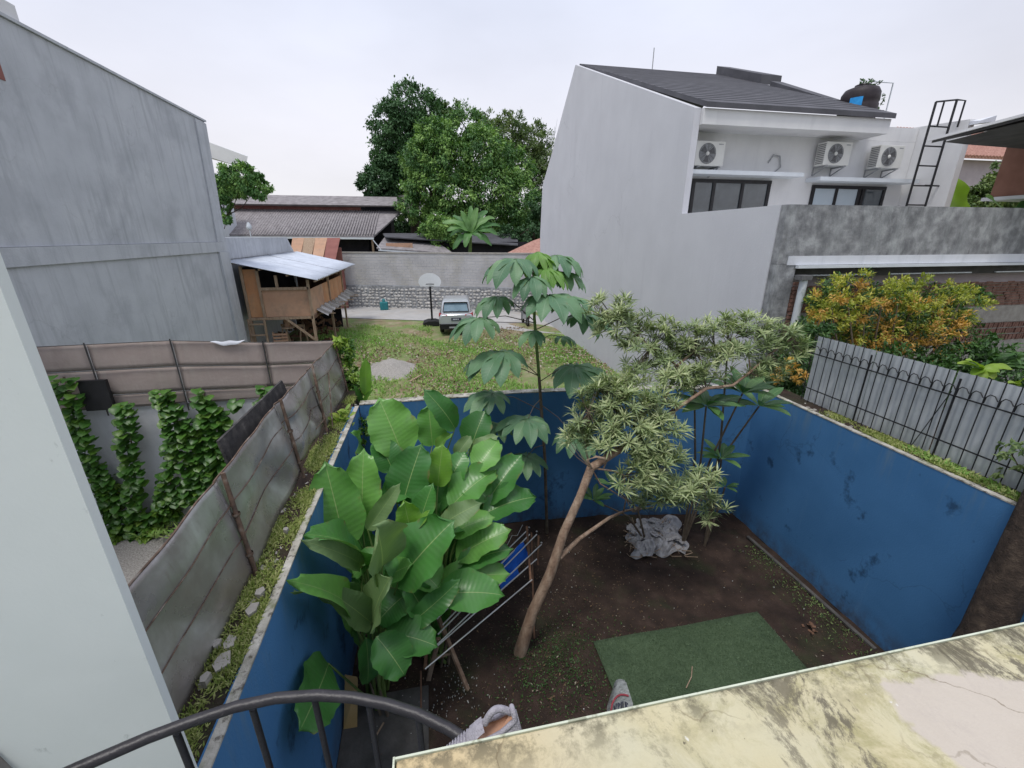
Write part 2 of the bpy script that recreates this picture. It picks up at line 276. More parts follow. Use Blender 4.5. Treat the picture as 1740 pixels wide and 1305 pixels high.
# ------------------------------------------------------------------ mesh helpers
class MB:
    def __init__(s): s.v = []; s.f = []; s.m = []; s.mats = []; s.sm = []; s.cur = 0; s.smooth = False
    def use(s, mat):
        if mat not in s.mats: s.mats.append(mat)
        s.cur = s.mats.index(mat); return s
    def add(s, vs, fs, smooth=None):
        o = len(s.v); s.v += [tuple(v) for v in vs]
        for f in fs: s.f.append(tuple(i + o for i in f)); s.m.append(s.cur); s.sm.append(s.smooth if smooth is None else smooth)
        return s
    def box(s, x0, x1, y0, y1, z0, z1, T=None):
        vs = [Vector((x, y, z)) for x in (x0, x1) for y in (y0, y1) for z in (z0, z1)]
        if T is not None: vs = [T @ v for v in vs]
        return s.add(vs, [(0, 1, 3, 2), (4, 6, 7, 5), (0, 4, 5, 1), (2, 3, 7, 6), (0, 2, 6, 4), (1, 5, 7, 3)], False)
    def hexa(s, b, t):                      # bottom and top quads
        return s.add(list(b) + list(t), [(3, 2, 1, 0), (4, 5, 6, 7), (0, 1, 5, 4), (1, 2, 6, 5), (2, 3, 7, 6), (3, 0, 4, 7)], False)
    def prism(s, pts, ax, a0, a1):          # polygon pts in the plane across axis ax
        def mk(p, a):
            if ax == 'x': return (a, p[0], p[1])
            if ax == 'y': return (p[0], a, p[1])
            return (p[0], p[1], a)
        n = len(pts); vs = [mk(p, a0) for p in pts] + [mk(p, a1) for p in pts]
        return s.add(vs, [tuple(range(n - 1, -1, -1)), tuple(range(n, 2 * n))] + [(i, (i + 1) % n, (i + 1) % n + n, i + n) for i in range(n)], False)
    def beam(s, a, b, w, h=None, up=(0, 0, 1)):
        a = Vector(a); b = Vector(b); h = h or w; d = (b - a).normalized(); up = Vector(up)
        if abs(d.dot(up)) > .97: up = Vector((0, 1, 0))
        x = d.cross(up).normalized() * w / 2; z = x.cross(d).normalized() * h / 2
        return s.hexa([a - x - z, a + x - z, a + x + z, a - x + z], [b - x - z, b + x - z, b + x + z, b - x + z])
    def tube(s, pts, rad, n=8, cap=True):
        pts = [Vector(p) for p in pts]
        if not hasattr(rad, '__len__'): rad = [rad] * len(pts)
        vs, fs = [], []; ref = None
        for i, p in enumerate(pts):
            d = (pts[min(i + 1, len(pts) - 1)] - pts[max(i - 1, 0)]).normalized()
            if ref is None: ref = Vector((1, 0, 0)) if abs(d.x) < .8 else Vector((0, 1, 0))
            x = (ref - d * ref.dot(d)).normalized(); ref = x; y = d.cross(x)
            for k in range(n):
                a = 2 * math.pi * k / n; vs.append(p + (x * math.cos(a) + y * math.sin(a)) * rad[i])
        for i in range(len(pts) - 1):
            for k in range(n):
                k2 = (k + 1) % n; fs.append((i * n + k, i * n + k2, (i + 1) * n + k2, (i + 1) * n + k))
        s.add(vs, fs, True)
        if cap: s.add(vs[:n], [tuple(range(n - 1, -1, -1))], False); s.add(vs[-n:], [tuple(range(n))], False)
        return s
    def lathe(s, c, prof, n=20, axis='z', smooth=True):
        c = Vector(c); vs, fs = [], []
        for r, h in prof:
            for k in range(n):
                a = 2 * math.pi * k / n; x, y = r * math.cos(a), r * math.sin(a)
                vs.append(c + (Vector((x, y, h)) if axis == 'z' else Vector((x, h, y)) if axis == 'y' else Vector((h, x, y))))
        for i in range(len(prof) - 1):
            for k in range(n):
                k2 = (k + 1) % n; fs.append((i * n + k, i * n + k2, (i + 1) * n + k2, (i + 1) * n + k))
        return s.add(vs, fs, smooth)
    def grid(s, fn, nu, nv, smooth=True):
        vs = [fn(i / nu, j / nv) for j in range(nv + 1) for i in range(nu + 1)]
        return s.add(vs, [(j * (nu + 1) + i, j * (nu + 1) + i + 1, (j + 1) * (nu + 1) + i + 1, (j + 1) * (nu + 1) + i) for j in range(nv) for i in range(nu)], smooth)
WLOC = {}
def finish(o, parent, label, cat, group, kind, wl):
    COL.objects.link(o); WLOC[o] = Vector(wl)
    if parent is not None: o.parent = parent; o.location = Vector(wl) - WLOC[parent]
    else: o.location = wl
    if label: o['label'] = label
    if cat: o['category'] = cat
    if group: o['group'] = group
    if kind: o['kind'] = kind
    return o
def obj(name, mb, mat=None, parent=None, label=None, cat=None, group=None, kind=None, origin='centre'):
    """link one mesh object; its origin is put at the centre (or base) of its own mesh"""
    v = np.array(mb.v, dtype=float); lo, hi = v.min(0), v.max(0); c = (lo + hi) / 2
    if origin == 'base': c[2] = lo[2]
    me = bpy.data.meshes.new(name); me.from_pydata((v - c).tolist(), [], mb.f)
    mats = mb.mats or [mat]
    for m in mats: me.materials.append(m)
    if mb.mats: me.polygons.foreach_set('material_index', mb.m)
    me.polygons.foreach_set('use_smooth', mb.sm)
    me.update()
    return finish(bpy.data.objects.new(name, me), parent, label, cat, group, kind, Vector(c))
def bx(name, x0, x1, y0, y1, z0, z1, mat, parent=None, **k):
    return obj(name, MB().box(x0, x1, y0, y1, z0, z1), mat, parent, **k)
def bevel(o, w=.01, seg=2):
    b = o.modifiers.new('soft_edges', 'BEVEL'); b.width = w; b.segments = seg; b.limit_method = 'ANGLE'; return o
def thing(name, label, cat, loc, group=None, rotz=0):
    o = bpy.data.objects.new(name, None); o.empty_display_size = .2
    finish(o, None, label, cat, group, None, Vector(loc)); o.rotation_euler.z = rotz; return o
def local(name, mb, mat, parent, loc=(0, 0, 0)):
    """a part written in its parent's own axes"""
    me = bpy.data.meshes.new(name); me.from_pydata([tuple(v) for v in mb.v], [], mb.f)
    for m in (mb.mats or [mat]): me.materials.append(m)
    if mb.mats: me.polygons.foreach_set('material_index', mb.m)
    me.polygons.foreach_set('use_smooth', mb.sm); me.update()
    o = bpy.data.objects.new(name, me); COL.objects.link(o); o.parent = parent; o.location = loc; return o
def copy_tree(o, loc=None, parent=None, rotz=None, **props):
    c = o.copy(); COL.objects.link(c); c.parent = parent
    if loc is not None: c.location = loc
    if rotz is not None: c.rotation_euler.z = rotz
    for k, v in props.items(): c[k] = v
    for ch in list(o.children): copy_tree(ch, parent=c)
    return c

def np_mesh(name, verts, faces, mats, shade=None, midx=None, smooth=False):
    """fast mesh from arrays; faces is an (n, k) array"""
    me = bpy.data.meshes.new(name); n, k = faces.shape
    me.vertices.add(len(verts)); me.vertices.foreach_set('co', verts.astype(np.float32).ravel())
    me.loops.add(n * k); me.loops.foreach_set('vertex_index', faces.astype(np.int32).ravel())
    me.polygons.add(n); me.polygons.foreach_set('loop_start', np.arange(0, n * k, k, dtype=np.int32))
    me.polygons.foreach_set('loop_total', np.full(n, k, dtype=np.int32))
    for m in mats: me.materials.append(m)
    if midx is not None: me.polygons.foreach_set('material_index', midx.astype(np.int32))
    me.polygons.foreach_set('use_smooth', np.full(n, smooth))
    if shade is not None:
        a = me.attributes.new('shade', 'FLOAT', 'FACE'); a.data.foreach_set('value', shade.astype(np.float32))
    me.update(calc_edges=True); me.validate(); return me
def place_mesh(name, me, parent=None, label=None, cat=None, group=None, kind=None, at=(0, 0, 0)):
    return finish(bpy.data.objects.new(name, me), parent, label, cat, group, kind, Vector(at))
def unit(a): return a / np.maximum(np.linalg.norm(a, axis=1, keepdims=True), 1e-9)
def leaf_cloud(centers, dirs, norms, L, W, shade, mats, name='foliage', fold=.18, droop=.15):
    """six-vertex folded leaves: centre line base-mid-tip with two wings"""
    c = np.asarray(centers, float); d = unit(np.asarray(dirs, float)); n = np.asarray(norms, float)
    x = unit(np.cross(d, n)); n = np.cross(x, d); L = np.asarray(L)[:, None]; W = np.asarray(W)[:, None]
    p0 = c; p2 = c + d * L - n * L * droop; pm = c + d * L * .5 + n * L * .04
    l = c + d * L * .48 - x * W / 2 + n * W * fold; r = c + d * L * .48 + x * W / 2 + n * W * fold
    v = np.stack([p0, l, p2, r, pm], 1).reshape(-1, 3); N = len(c); o = (np.arange(N) * 5)[:, None]
    f = np.concatenate([o + np.array([[0, 4, 2, 1]]), o + np.array([[0, 3, 2, 4]])], 0)
    return np_mesh(name, v, f, mats, np.concatenate([shade, shade]))
def sphere_dirs(n): return unit(rng.normal(size=(n, 3)))
def crown(lobes, n, L, mats, up=.5, name='foliage', shell=.55, shade=(.0, .9), W=.5, hang=.3, clump=16, spread=.075):
    """lobes: (centre, (rx, ry, rz)); leaves fill a ragged shell of every lobe"""
    vol = np.array([r[0] * r[1] + r[1] * r[2] + r[0] * r[2] for _, r in lobes]); cnt = (n * vol / vol.sum()).astype(int)
    C, Dr, N, S = [], [], [], []
    for (c, r), k in zip(lobes, cnt):
        k = max(k, 12); q = max(5, k // clump)
        tw = sphere_dirs(q) * (shell + (1.06 - shell) * rng.random((q, 1)) ** .6)       # twig ends, leaves gather round them
        tw_s = rng.random(q)
        idx = rng.integers(0, q, k); d = tw[idx] + rng.normal(size=(k, 3)) * spread
        p = np.array(c) + d * np.array(r); o = unit(d * np.array([1, 1, 1.2]))
        C.append(p); Dr.append(o * .7 + rng.normal(size=(k, 3)) * .6 - np.array([0, 0, hang])); N.append(o * .6 + np.array([0, 0, up]) + rng.normal(size=(k, 3)) * .35)
        S.append(np.clip(shade[0] + (shade[1] - shade[0]) * (tw_s[idx] * .65 + rng.random(k) * .35), 0, 1))
    C, Dr, N, S = map(np.concatenate, (C, Dr, N, S)); k = len(C)
    Ls = L * (.6 + .8 * rng.random(k))
    return leaf_cloud(C, Dr, N, Ls, Ls * W, S, mats, name)

# ================================================================== THE SETTING
WT = 2.55                                    # top of the yard walls
g = MB(); g.box(-400, 400, -60, 900, -.6, -.06); obj('ground', g, m_lot, kind='structure')

# vacant lot behind the yard: bumpy earth
def lot_h(x, y):
    return .2 + .05 * math.sin(x * .7 + 1) * math.sin(y * .5) + .03 * math.sin(x * 2.3 + y * 1.7)
g = MB(); g.grid(lambda a, b: ((lambda x, y: (x, y, lot_h(x, y) if -5 < x < 7 and y < 24 else .2))(-12 + 24 * a, (lambda y0: y0 + (27.55 - y0) * b)(6.55 if -12 + 24 * a > -1.4 else 7.52))), 96, 90)
obj('vacant_lot', g, m_lot, kind='structure')
g = MB(); g.add([(-12, 24.6, .215), (-5.3, 27.6, .23), (0, 25.6, .23), (2.2, 22.9, .23), (6.68, 20.6, .23), (6.68, 26.2, .23), (14, 20, .23), (14, 26.5, .23), (-12, 36.2, .23), (5.5, 28.0, .23)],
          [(1, 2, 9, 8), (2, 3, 4, 5, 9), ])
obj('road', g, m_asph, kind='structure')
g = MB(); g.box(-7, -1.45, .5, 7.32, -.05, .1); obj('side_yard_ground', g, m_grav, kind='structure')
# yard floor with a little relief
g = MB(); g.grid(lambda a, b: (-1.25 + 6.7 * a, .55 + 6.0 * b, .018 * math.sin(a * 31) * math.sin(b * 27) + .012 * math.sin(a * 70 + b * 55) + .01 * rnd.random()), 110, 100)
obj('yard_floor', g, m_soil, kind='structure')
bx('paving', -1.2, -.3, 1.2, 3.62, -.02, .035, m_conf, kind='structure')

# ------------------------------------------------------------------ blue yard walls (rendered face, bare mossy top)
def wall_run(pts, th, z0, z1, side):          # pts along the inner face; thickness goes outward
    mb = MB(); n = len(pts); A = [Vector((*p, 0)) for p in pts]; O = []
    for i in range(n):
        d = (A[min(i + 1, n - 1)] - A[max(i - 1, 0)]).normalized(); nn = Vector((-d.y, d.x, 0)) * side
        O.append(A[i] + nn * th)
    for i in range(n - 1):
        mb.hexa([A[i] + Vector((0, 0, z0)), A[i + 1] + Vector((0, 0, z0)), O[i + 1] + Vector((0, 0, z0)), O[i] + Vector((0, 0, z0))],
                [A[i] + Vector((0, 0, z1)), A[i + 1] + Vector((0, 0, z1)), O[i + 1] + Vector((0, 0, z1)), O[i] + Vector((0, 0, z1))])
    return mb
wl_ = thing('blue_yard_wall', 'long blue painted wall on the left of the sunken yard with a mossy top', 'wall', (-1.3, 3.8, 0))
obj('wall', wall_run([(-1.19, .9), (-1.21, 3.5), (-1.17, 6.3)], .12, 0, WT - .004, 1), m_blue, wl_)
obj('wall_cap', wall_run([(-1.185, .9), (-1.205, 3.5), (-1.165, 6.3)], .058, WT - .003, WT + .012, 1), m_mossy, wl_)
wr_ = thing('blue_yard_wall', 'stained blue wall along the right side of the yard below the barred fence', 'wall', (5.45, 3.2, 0))
obj('wall', wall_run([(5.42, 5.86), (5.42, .9)], .12, 0, WT - .004, 1), m_blue, wr_)
obj('wall_cap', wall_run([(5.415, 5.86), (5.415, .9)], .07, WT - .003, WT + .012, 1), m_mossy, wr_)
wb_ = thing('blue_yard_wall', 'dark blue far wall of the yard between the big leaves and the corner tree', 'wall', (2.2, 6.2, 0))
RW = [(-1.17, 6.36), (1.3, 6.40), (2.9, 6.28), (5.42, 5.86)]
obj('wall', wall_run(RW, .13, 0, WT - .004, 1), m_blue, wb_)
obj('wall_cap', wall_run([(x, y - .005) for x, y in RW], .15, WT - .003, WT + .012, 1), m_mossy, wb_)
# planting ledges outside the side walls
bx('ledge', -1.66, -1.268, .9, 7.25, -.05, WT + .004, m_soil, kind='structure')
bx('ledge', 5.487, 5.82, .9, 5.8, -.05, WT + .004, m_soil, kind='structure')
bx('terrace_soil', 5.822, 16, .9, 7.3, -.05, 1.5, m_soil, kind='structure')

# ------------------------------------------------------------------ our own house: mossy slab, balcony wall at the left, lower wall under the slab
m_slab = M('mossy_yellow_slab', [(.25, (.50, .43, .26)), (.5, (.58, .52, .33)), (.75, (.63, .585, .42))], 2.2, 9, rough=.9, bump=.25, bscale=40)
nt = m_slab.node_tree; b = nt.nodes['Principled BSDF']; base = b.inputs['Base Color'].links[0].from_socket
tc = nt.nodes.new('ShaderNodeTexCoord'); sp = nt.nodes.new('ShaderNodeSeparateXYZ'); nt.links.new(tc.outputs['Object'], sp.inputs[0])
def _math(op, a, b_=0., c_=0.):
    m = nt.nodes.new('ShaderNodeMath'); m.operation = op
    for i, v in enumerate((a, b_, c_)):
        if hasattr(v, 'links'): nt.links.new(v, m.inputs[i])
        else: m.inputs[i].default_value = v
    return m.outputs[0]
X_, Y_ = sp.outputs[0], sp.outputs[1]        # object origin is the slab centre
right = maprange(nt, X_, -1.6, -.5)          # moss thickens to the right
c = mixc(nt, maprange(nt, noise(nt, 2.6, 6), .42, .62, 0, .55), base, (.57, .555, .43))
c = mixc(nt, maprange(nt, X_, -1.5, -1.95, 0, .6), c, (.60, .42, .20))
mo = _math('MULTIPLY', maprange(nt, noise(nt, 6.5, 12, rough=.75, dist=.5), .47, .60, 0, .7), maprange(nt, right, 0, .7, .15, 1.))
c = mixc(nt, mo, c, (.30, .275, .12))
mo2 = _math('MULTIPLY', maprange(nt, noise(nt, 3.0, 14, (1.5, .8, 1), rough=.8, dist=.6), .52, .57), maprange(nt, right, 0, .6, .25, 1.))
c = mixc(nt, _math('MULTIPLY', mo2, .85), c, (.12, .105, .08))
edge = maprange(nt, Y_, 1.28, 1.40)          # grime gathers along the outer edge
c = mixc(nt, _math('MULTIPLY', edge, maprange(nt, noise(nt, 9, 12, rough=.75), .47, .58, 0, .85)), c, (.10, .09, .06))
# bare pinkish patch where the paint has gone
px_ = _math('SUBTRACT', X_, -.45); py_ = _math('SUBTRACT', Y_, 1.16)
rr = _math('ADD', _math('POWER', _math('MULTIPLY', _math('ADD', px_, _math('MULTIPLY', py_, .8)), 3.4), 2.), _math('POWER', _math('MULTIPLY', py_, 5.5), 2.))
rr = _math('ADD', rr, _math('MULTIPLY', _math('SUBTRACT', noise(nt, 5, 8), .5), 2.6))
c = mixc(nt, maprange(nt, rr, 1.05, .9, 0, .92), c, (.55, .49, .43))
vo = nt.nodes.new('ShaderNodeTexVoronoi'); vo.feature = 'DISTANCE_TO_EDGE'; vo.inputs['Scale'].default_value = 3.6
nz = nt.nodes.new('ShaderNodeTexNoise'); nz.inputs['Scale'].default_value = 9; nz.inputs['Detail'].default_value = 7
va = nt.nodes.new('ShaderNodeVectorMath'); va.operation = 'MULTIPLY_ADD'; va.inputs[1].default_value = (.16, .16, .16)
nt.links.new(tc.outputs['Object'], nz.inputs['Vector']); nt.links.new(nz.outputs['Color'], va.inputs[0]); nt.links.new(tc.outputs['Object'], va.inputs[2]); nt.links.new(va.outputs[0], vo.inputs['Vector'])
crk = _math('MULTIPLY', maprange(nt, vo.outputs['Distance'], .012, .003), maprange(nt, noise(nt, 2.2, 3), .50, .60))
c = mixc(nt, _math('MULTIPLY', crk, .6), c, (.16, .12, .07))
c = mixc(nt, maprange(nt, noise(nt, 34, 4), .70, .74, 0, .8), c, (.08, .07, .05))
c = mixc(nt, maprange(nt, noise(nt, 27, 3, (1, 1, 1)), .27, .24, 0, .7), c, (.74, .74, .70))
nt.links.new(c, b.inputs['Base Color'])
sl = thing('balcony_slab', 'mossy cracked yellow slab in the lower right foreground', 'slab', (1.9, -.7, 3.68))
o = bx('slab', -.15, 4.0, -2.1, .705, 3.68, 3.8, m_slab, sl); bevel(o, .006)
m_edge = M('pale_slab_edge', [(.3, (.56, .60, .47)), (.7, (.66, .70, .58))], 9, 8, rough=.8, layers=[(14, (1, 1, 1), .55, .62, (.2, .2, .12), .6)])
bx('edge_trim', -.153, 4.0, .7055, .7105, 3.69, 3.802, m_edge, sl)
bx('side_trim', -.158, -.1535, -2.1, .7105, 3.69, 3.804, m_edge, sl)
bx('house_wall', -1.6, 5.6, .30, .56, 0, 3.5, m_mint, label='unseen lower wall of the house under the mossy slab, added to block light', cat='wall')  # out of view, added to keep light out of the yard's near side
bx('unseen_house_front', -9, 7, -2.5, -2.2, 0, 8.6, m_mint, label='unseen wall of our own house behind the balcony, added to shade the yard', cat='wall')  # out of view, added and sized to hold sky light off the yard
bx('shelf', -.05, 1.0, .565, .845, 3.38, 3.50, m_edge, label='narrow concrete shelf under the outer edge of the mossy slab', cat='shelf')
o = bx('house_wall', -4.2, -1.055, 1.30, 1.335, 0, 6.6, m_mint, label='smooth pale wall end filling the left edge of the view', cat='wall')

# handrail
rl = thing('curved_railing', 'black curved handrail with thin round balusters in front of the blue wall', 'railing', (-.55, 1.0, 3.0))
hp = [P(u, v, Z=z) for u, v, z in [(-40, 1388, 3.56), (40, 1347, 3.56), (130, 1306, 3.56), (250, 1254, 3.56), (330, 1224, 3.56), (400, 1201, 3.56), (470, 1186, 3.56), (540, 1181, 3.56), (600, 1185, 3.55), (660, 1197, 3.54), (710, 1213, 3.53), (760, 1237, 3.52), (800, 1262, 3.5)]]
obj('handrail', MB().tube(hp, .0175, 14), m_rail, rl)
for u, v in [(300, 1246), (429, 1204), (534, 1186), (626, 1192), (711, 1216)]:
    p = P(u, v, Z=3.53); obj('baluster', MB().tube([p, (p.x, p.y, 2.6)], .0105, 10), m_rail, rl)
obj('bottom_rail', MB().tube([(p.x, p.y, 2.6) for p in hp], .016, 8), m_rail, rl)

# ------------------------------------------------------------------ sneaker and shoe behind the slab edge
def sneaker():
    # lies on its side on the shelf, sole away from us, toe to the left, the open collar and pull loop to the right
    t = thing('knitted_shoe', 'lilac grey knitted sneaker lying behind the left end of the mossy slab edge', 'shoe', (.06, .80, 3.5))
    A, B = Vector((-.07, .775, 3.62)), Vector((.17, .800, 3.66)); ax = (B - A).normalized(); L = (B - A).length
    away = Vector((0, 1, 0)); away = (away - ax * away.dot(ax)).normalized(); upv = ax.cross(away) * -1
    if upv.z < 0: upv = -upv
    def hw(s_): return (.030 + .022 * math.sin(math.pi * min(1, s_ * .86 + .08))) * (1 if s_ > .06 else .62 + .38 * s_ / .06)
    def prof(s_):       # top line of the shoe: rises from the toe to the heel tab
        return (.028 + .062 * min(1, s_ / .55) ** 1.1) + (.02 * max(0, (s_ - .82) / .18))
    def q(s_, a): return A + ax * (s_ * L) + upv * (math.sin(a) * prof(s_) - .03) + away * (math.cos(a) * hw(s_))
    def body(u, v):
        if v < .62: a = math.pi * u
        else: a = math.pi * u
        return q(v, a)
    mb = MB()
    mb.grid(lambda u, v: q(v * .50, math.pi * u), 18, 18)                           # closed forefoot
    mb.grid(lambda u, v: q(.50 + .5 * v, math.pi * (.30 * u)), 8, 14)               # far quarter
    mb.grid(lambda u, v: q(.50 + .5 * v, math.pi * (1 - .34 * u)), 8, 14)           # near quarter
    mb.grid(lambda u, v: q(1 - .0 * v, math.pi * u) + ax * (.012 * math.sin(math.pi * v)) - upv * (.03 * v), 10, 3)
    obj('upper', mb, m_knit, t)
    rim = [q(.50, math.pi * (.30 + .36 * i / 6)) for i in range(7)] + [q(.5 + .5 * i / 8, math.pi * .66) for i in range(1, 9)] + [q(1, math.pi * (.66 - .36 * i / 5)) + upv * .012 * math.sin(math.pi * i / 5) for i in range(1, 6)] + [q(1 - .5 * i / 8, math.pi * .30) for i in range(1, 9)]
    obj('collar', MB().tube(rim + rim[:1], .0075, 8), m_knit, t)
    ln = MB(); c0 = q(.75, math.pi * .5) - upv * .055; n_ = len(rim); ln.add([r_ - upv * .012 for r_ in rim] + [c0], [(i, (i + 1) % n_, n_) for i in range(n_)], True)
    obj('lining', ln, m_skin, t)
    loop = [q(.97, math.pi * .48) + upv * (.0 + .035 * math.sin(math.pi * i / 10)) + ax * (-.075 + .075 * i / 10) * 1.0 for i in range(11)]
    obj('pull_loop', MB().tube(loop, .0095, 8), m_knit, t)
    obj('tongue', MB().grid(lambda u, v: q(.42 + .22 * v, math.pi * (.36 + .28 * u)) + upv * (.006 + .022 * v), 6, 6), m_knit, t)
    for k in range(10):
        s_ = .10 + k * .038; obj('knit_ridge', MB().tube([q(s_, a) + (upv * math.sin(a) + away * math.cos(a)) * .002 for a in [D(15 + 12.5 * i) for i in range(13)]], .0028, 5), m_knit, t)
    sm = MB(); sm.grid(lambda u, v: A + ax * (v * L) - upv * (.03 + .020 * u) + away * hw(v) * 1.08, 2, 18); sm.grid(lambda u, v: A + ax * (v * L) - upv * (.03 + .020 * u) - away * hw(v) * 1.08, 2, 18)
    sm.grid(lambda u, v: A + ax * (v * L) - upv * .030 + away * hw(v) * 1.08 * (2 * u - 1), 2, 18); sm.grid(lambda u, v: A + ax * (v * L) - upv * .050 + away * hw(v) * 1.08 * (2 * u - 1), 2, 18)
    obj('sole', sm, m_sole, t); return t
sneaker()
t = thing('cloth_shoe', 'grey shoe with dark red trim and navy print standing up behind the mossy slab edge', 'shoe', (.465, .80, 3.52))
mb = MB()
def tong(a, b):
    w = (.036 + .004 * math.sin(b * 3)) * (1 if b < .62 else max(.35, 1 - (b - .62) * 1.35)); x = (a * 2 - 1) * w
    return (x + .012 * b, .018 * math.cos((a * 2 - 1) * 1.3) * (1 - .3 * b) + .012 * b, b * .17)
mb.grid(tong, 12, 16); mb.grid(lambda a, b: (lambda q: (q[0], q[1] - .03 * (1 - b * .75), q[2]))(tong(1 - a, b)), 12, 16)
local('upper', mb, m_tongue, t)
def on_t(a, b, off=-.034): q = tong(a, b); return (q[0], q[1] - .03 * (1 - b * .75) - .002, q[2])
local('trim', MB().tube([on_t(.04, b) for b in (0, .15, .3, .45, .6, .72)] + [on_t(a, .74 + .04 * math.sin(a * 3)) for a in (.15, .35, .55, .75, .9)], .0028, 6), m_trim, t)
pr = MB()
for i, seg in enumerate([[(.2, .52), (.27, .40), (.34, .53)], [(.24, .46), (.32, .46)], [(.42, .40), (.42, .53), (.5, .5), (.42, .46)], [(.56, .53), (.56, .42), (.63, .42), (.63, .53)], [(.72, .41), (.72, .52), (.8, .49), (.73, .46), (.82, .41)], [(.3, .34), (.8, .35)]]):
    pr.tube([on_t(a, b + .13) for a, b in seg], .0020, 5)
local('print', pr, m_ink, t)
local('sole', MB().prism([(-.04, -.03), (.04, -.03), (.045, .03), (-.035, .035)], 'z', -.012, 0), m_sole, t)
t.location = (.478, .775, 3.56); t.rotation_euler = (D(-14), D(4), D(6))

# ------------------------------------------------------------------ left neighbour: big concrete house
LX = -7.0
h = thing('concrete_building', 'tall windowless grey concrete building filling the upper left', 'building', (-10, 11, 0))
mb = MB()
mb.hexa([(LX, 4, 0), (LX, 16.9, 0), (-14, 16.9, 0), (-14, 4, 0)], [(LX, 4, 4.5), (LX, 17.3, 4.5), (-14, 17.3, 4.5), (-14, 4, 4.5)])
obj('lower_wall', mb, m_conc, h)
mb = MB(); mb.hexa([(LX, 4, 4.83), (LX, 17.35, 4.83), (-14, 17.35, 4.83), (-14, 4, 4.83)], [(LX, 4, 8.6), (LX, 17.75, 8.6), (-14, 17.75, 8.6), (-14, 4, 8.6)])
obj('upper_wall', mb, m_conc, h)
bx('beam', -14, LX + .05, 4, 17.35, 4.505, 4.825, m_conc, h)
bx('corner_column', LX + .003, LX + .07, 16.65, 17.36, 0.1, 4.5, m_conc, h)
mb = MB().hexa([(LX + .003, 16.75, 4.83), (LX + .045, 16.75, 4.83), (LX + .045, 17.37, 4.83), (LX + .003, 17.37, 4.83)], [(LX + .003, 17.05, 8.55), (LX + .045, 17.05, 8.55), (LX + .045, 17.76, 8.55), (LX + .003, 17.76, 8.55)])
obj('corner_column', mb, m_conc, h)
obj('wall_coping', MB().hexa([(LX + .05, 4, 8.605), (LX + .05, 17.8, 8.605), (-7.5, 17.8, 8.605), (-7.5, 4, 8.605)], [(LX + .05, 4, 8.66), (LX + .05, 17.8, 8.66), (-7.5, 17.8, 8.66), (-7.5, 4, 8.66)]), m_conc, h)
bx('roof_parapet', -13.5, -7.05, 4, 11.0, 8.665, 8.95, m_white, h)
bx('wall_opening', LX + .002, LX + .012, 9.05, 10.15, 7.55, 7.95, m_redwall, h)
w2 = thing('concrete_wing', 'low concrete wing with a sloped grey parapet running behind the wooden shed', 'building', (-9, 22, 0))
bx('wall', -12, -7.35, 17.95, 26.5, 0, 4.2, m_conc2, w2)
obj('parapet', MB().hexa([(-12, 17.95, 4.205), (-7.28, 17.95, 4.205), (-7.28, 26.5, 4.205), (-12, 26.5, 4.205)], [(-12, 17.95, 4.96), (-7.28, 17.95, 4.96), (-7.28, 25.6, 4.96), (-12, 25.6, 4.96)]), m_conc, w2)
bx('vent_opening', -7.349, -7.33, 22.6, 23.8, 4.0, 4.16, m_woodd, w2)
bx('vent_opening', -7.349, -7.33, 24.1, 25.3, 4.0, 4.16, m_woodd, w2)

# ------------------------------------------------------------------ right: white row house whose party wall faces us
HX = 6.68
h = thing('white_house', 'grey white house with a tall blank side wall, dark roof and air conditioners', 'house', (10.5, 16, 0))
prof = [(7.57, 0), (7.57, 5.57), (10.93, 5.57), (10.9, 7.98), (20.4, 11.87), (23.97, 8.86), (25.45, 7.74), (25.75, 5.07), (25.35, 0)]
obj('side_wall', MB().prism(prof, 'x', HX, HX + .17), m_render, h)
AY = 11.6
bx('rear_wall', HX + .175, 14.4, AY, AY + .2, 0, 7.62, m_white, h)
bx('body_wall', HX + .175, 13.5, AY + .21, 24.5, 0, 7.7, m_white, h)
bx('terrace_floor', HX + .175, 14.4, 7.72, AY - .003, 4.7, 4.95, m_white, h)
bx('fascia', HX + .175, 12.42, 10.80, 10.92, 7.62, 7.965, m_white, h)
bx('soffit', HX + .175, 12.42, 10.925, AY + .2, 7.62, 7.68, m_white, h)
bx('parapet', 12.43, 14.40, AY + .0, AY + .2, 7.623, 7.99, m_white, h)
mb = MB(); th = .12
mb.hexa([(HX + .19, 10.72, 7.96), (12.45, 10.72, 7.96), (13.6, 20.4, 11.80), (HX + .19, 20.4, 11.80)], [(HX + .19, 10.72, 7.96 + th), (12.45, 10.72, 7.96 + th), (13.6, 20.4, 11.80 + th), (HX + .19, 20.4, 11.80 + th)])
mb.hexa([(HX + .19, 20.41, 11.80), (13.6, 20.41, 11.80), (13.6, 25, 8.2), (HX + .19, 25, 8.2)], [(HX + .19, 20.41, 11.80 + th), (13.6, 20.41, 11.80 + th), (13.6, 25, 8.2 + th), (HX + .19, 25, 8.2 + th)])
rf = obj('roof', mb, m_roof, h)
mb = MB()
for i in range(1, 24):
    y = 10.72 + (20.4 - 10.72) * i / 24; z = 7.96 + th + (11.80 - 7.96) * i / 24
    mb.box(HX + .19, 12.42 + 1.15 * i / 24, y - .01, y + .01, z - .01, z + .008)
obj('roof_seams', mb, m_roof, rf)
obj('verge_cap', MB().hexa([(13.2, 17.2, 10.62), (14.1, 17.2, 10.62), (14.1, 20.6, 11.9), (13.45, 20.6, 11.9)], [(13.2, 17.2, 10.95), (14.1, 17.2, 10.95), (14.1, 20.6, 12.3), (13.45, 20.6, 12.3)]), m_roof, rf)
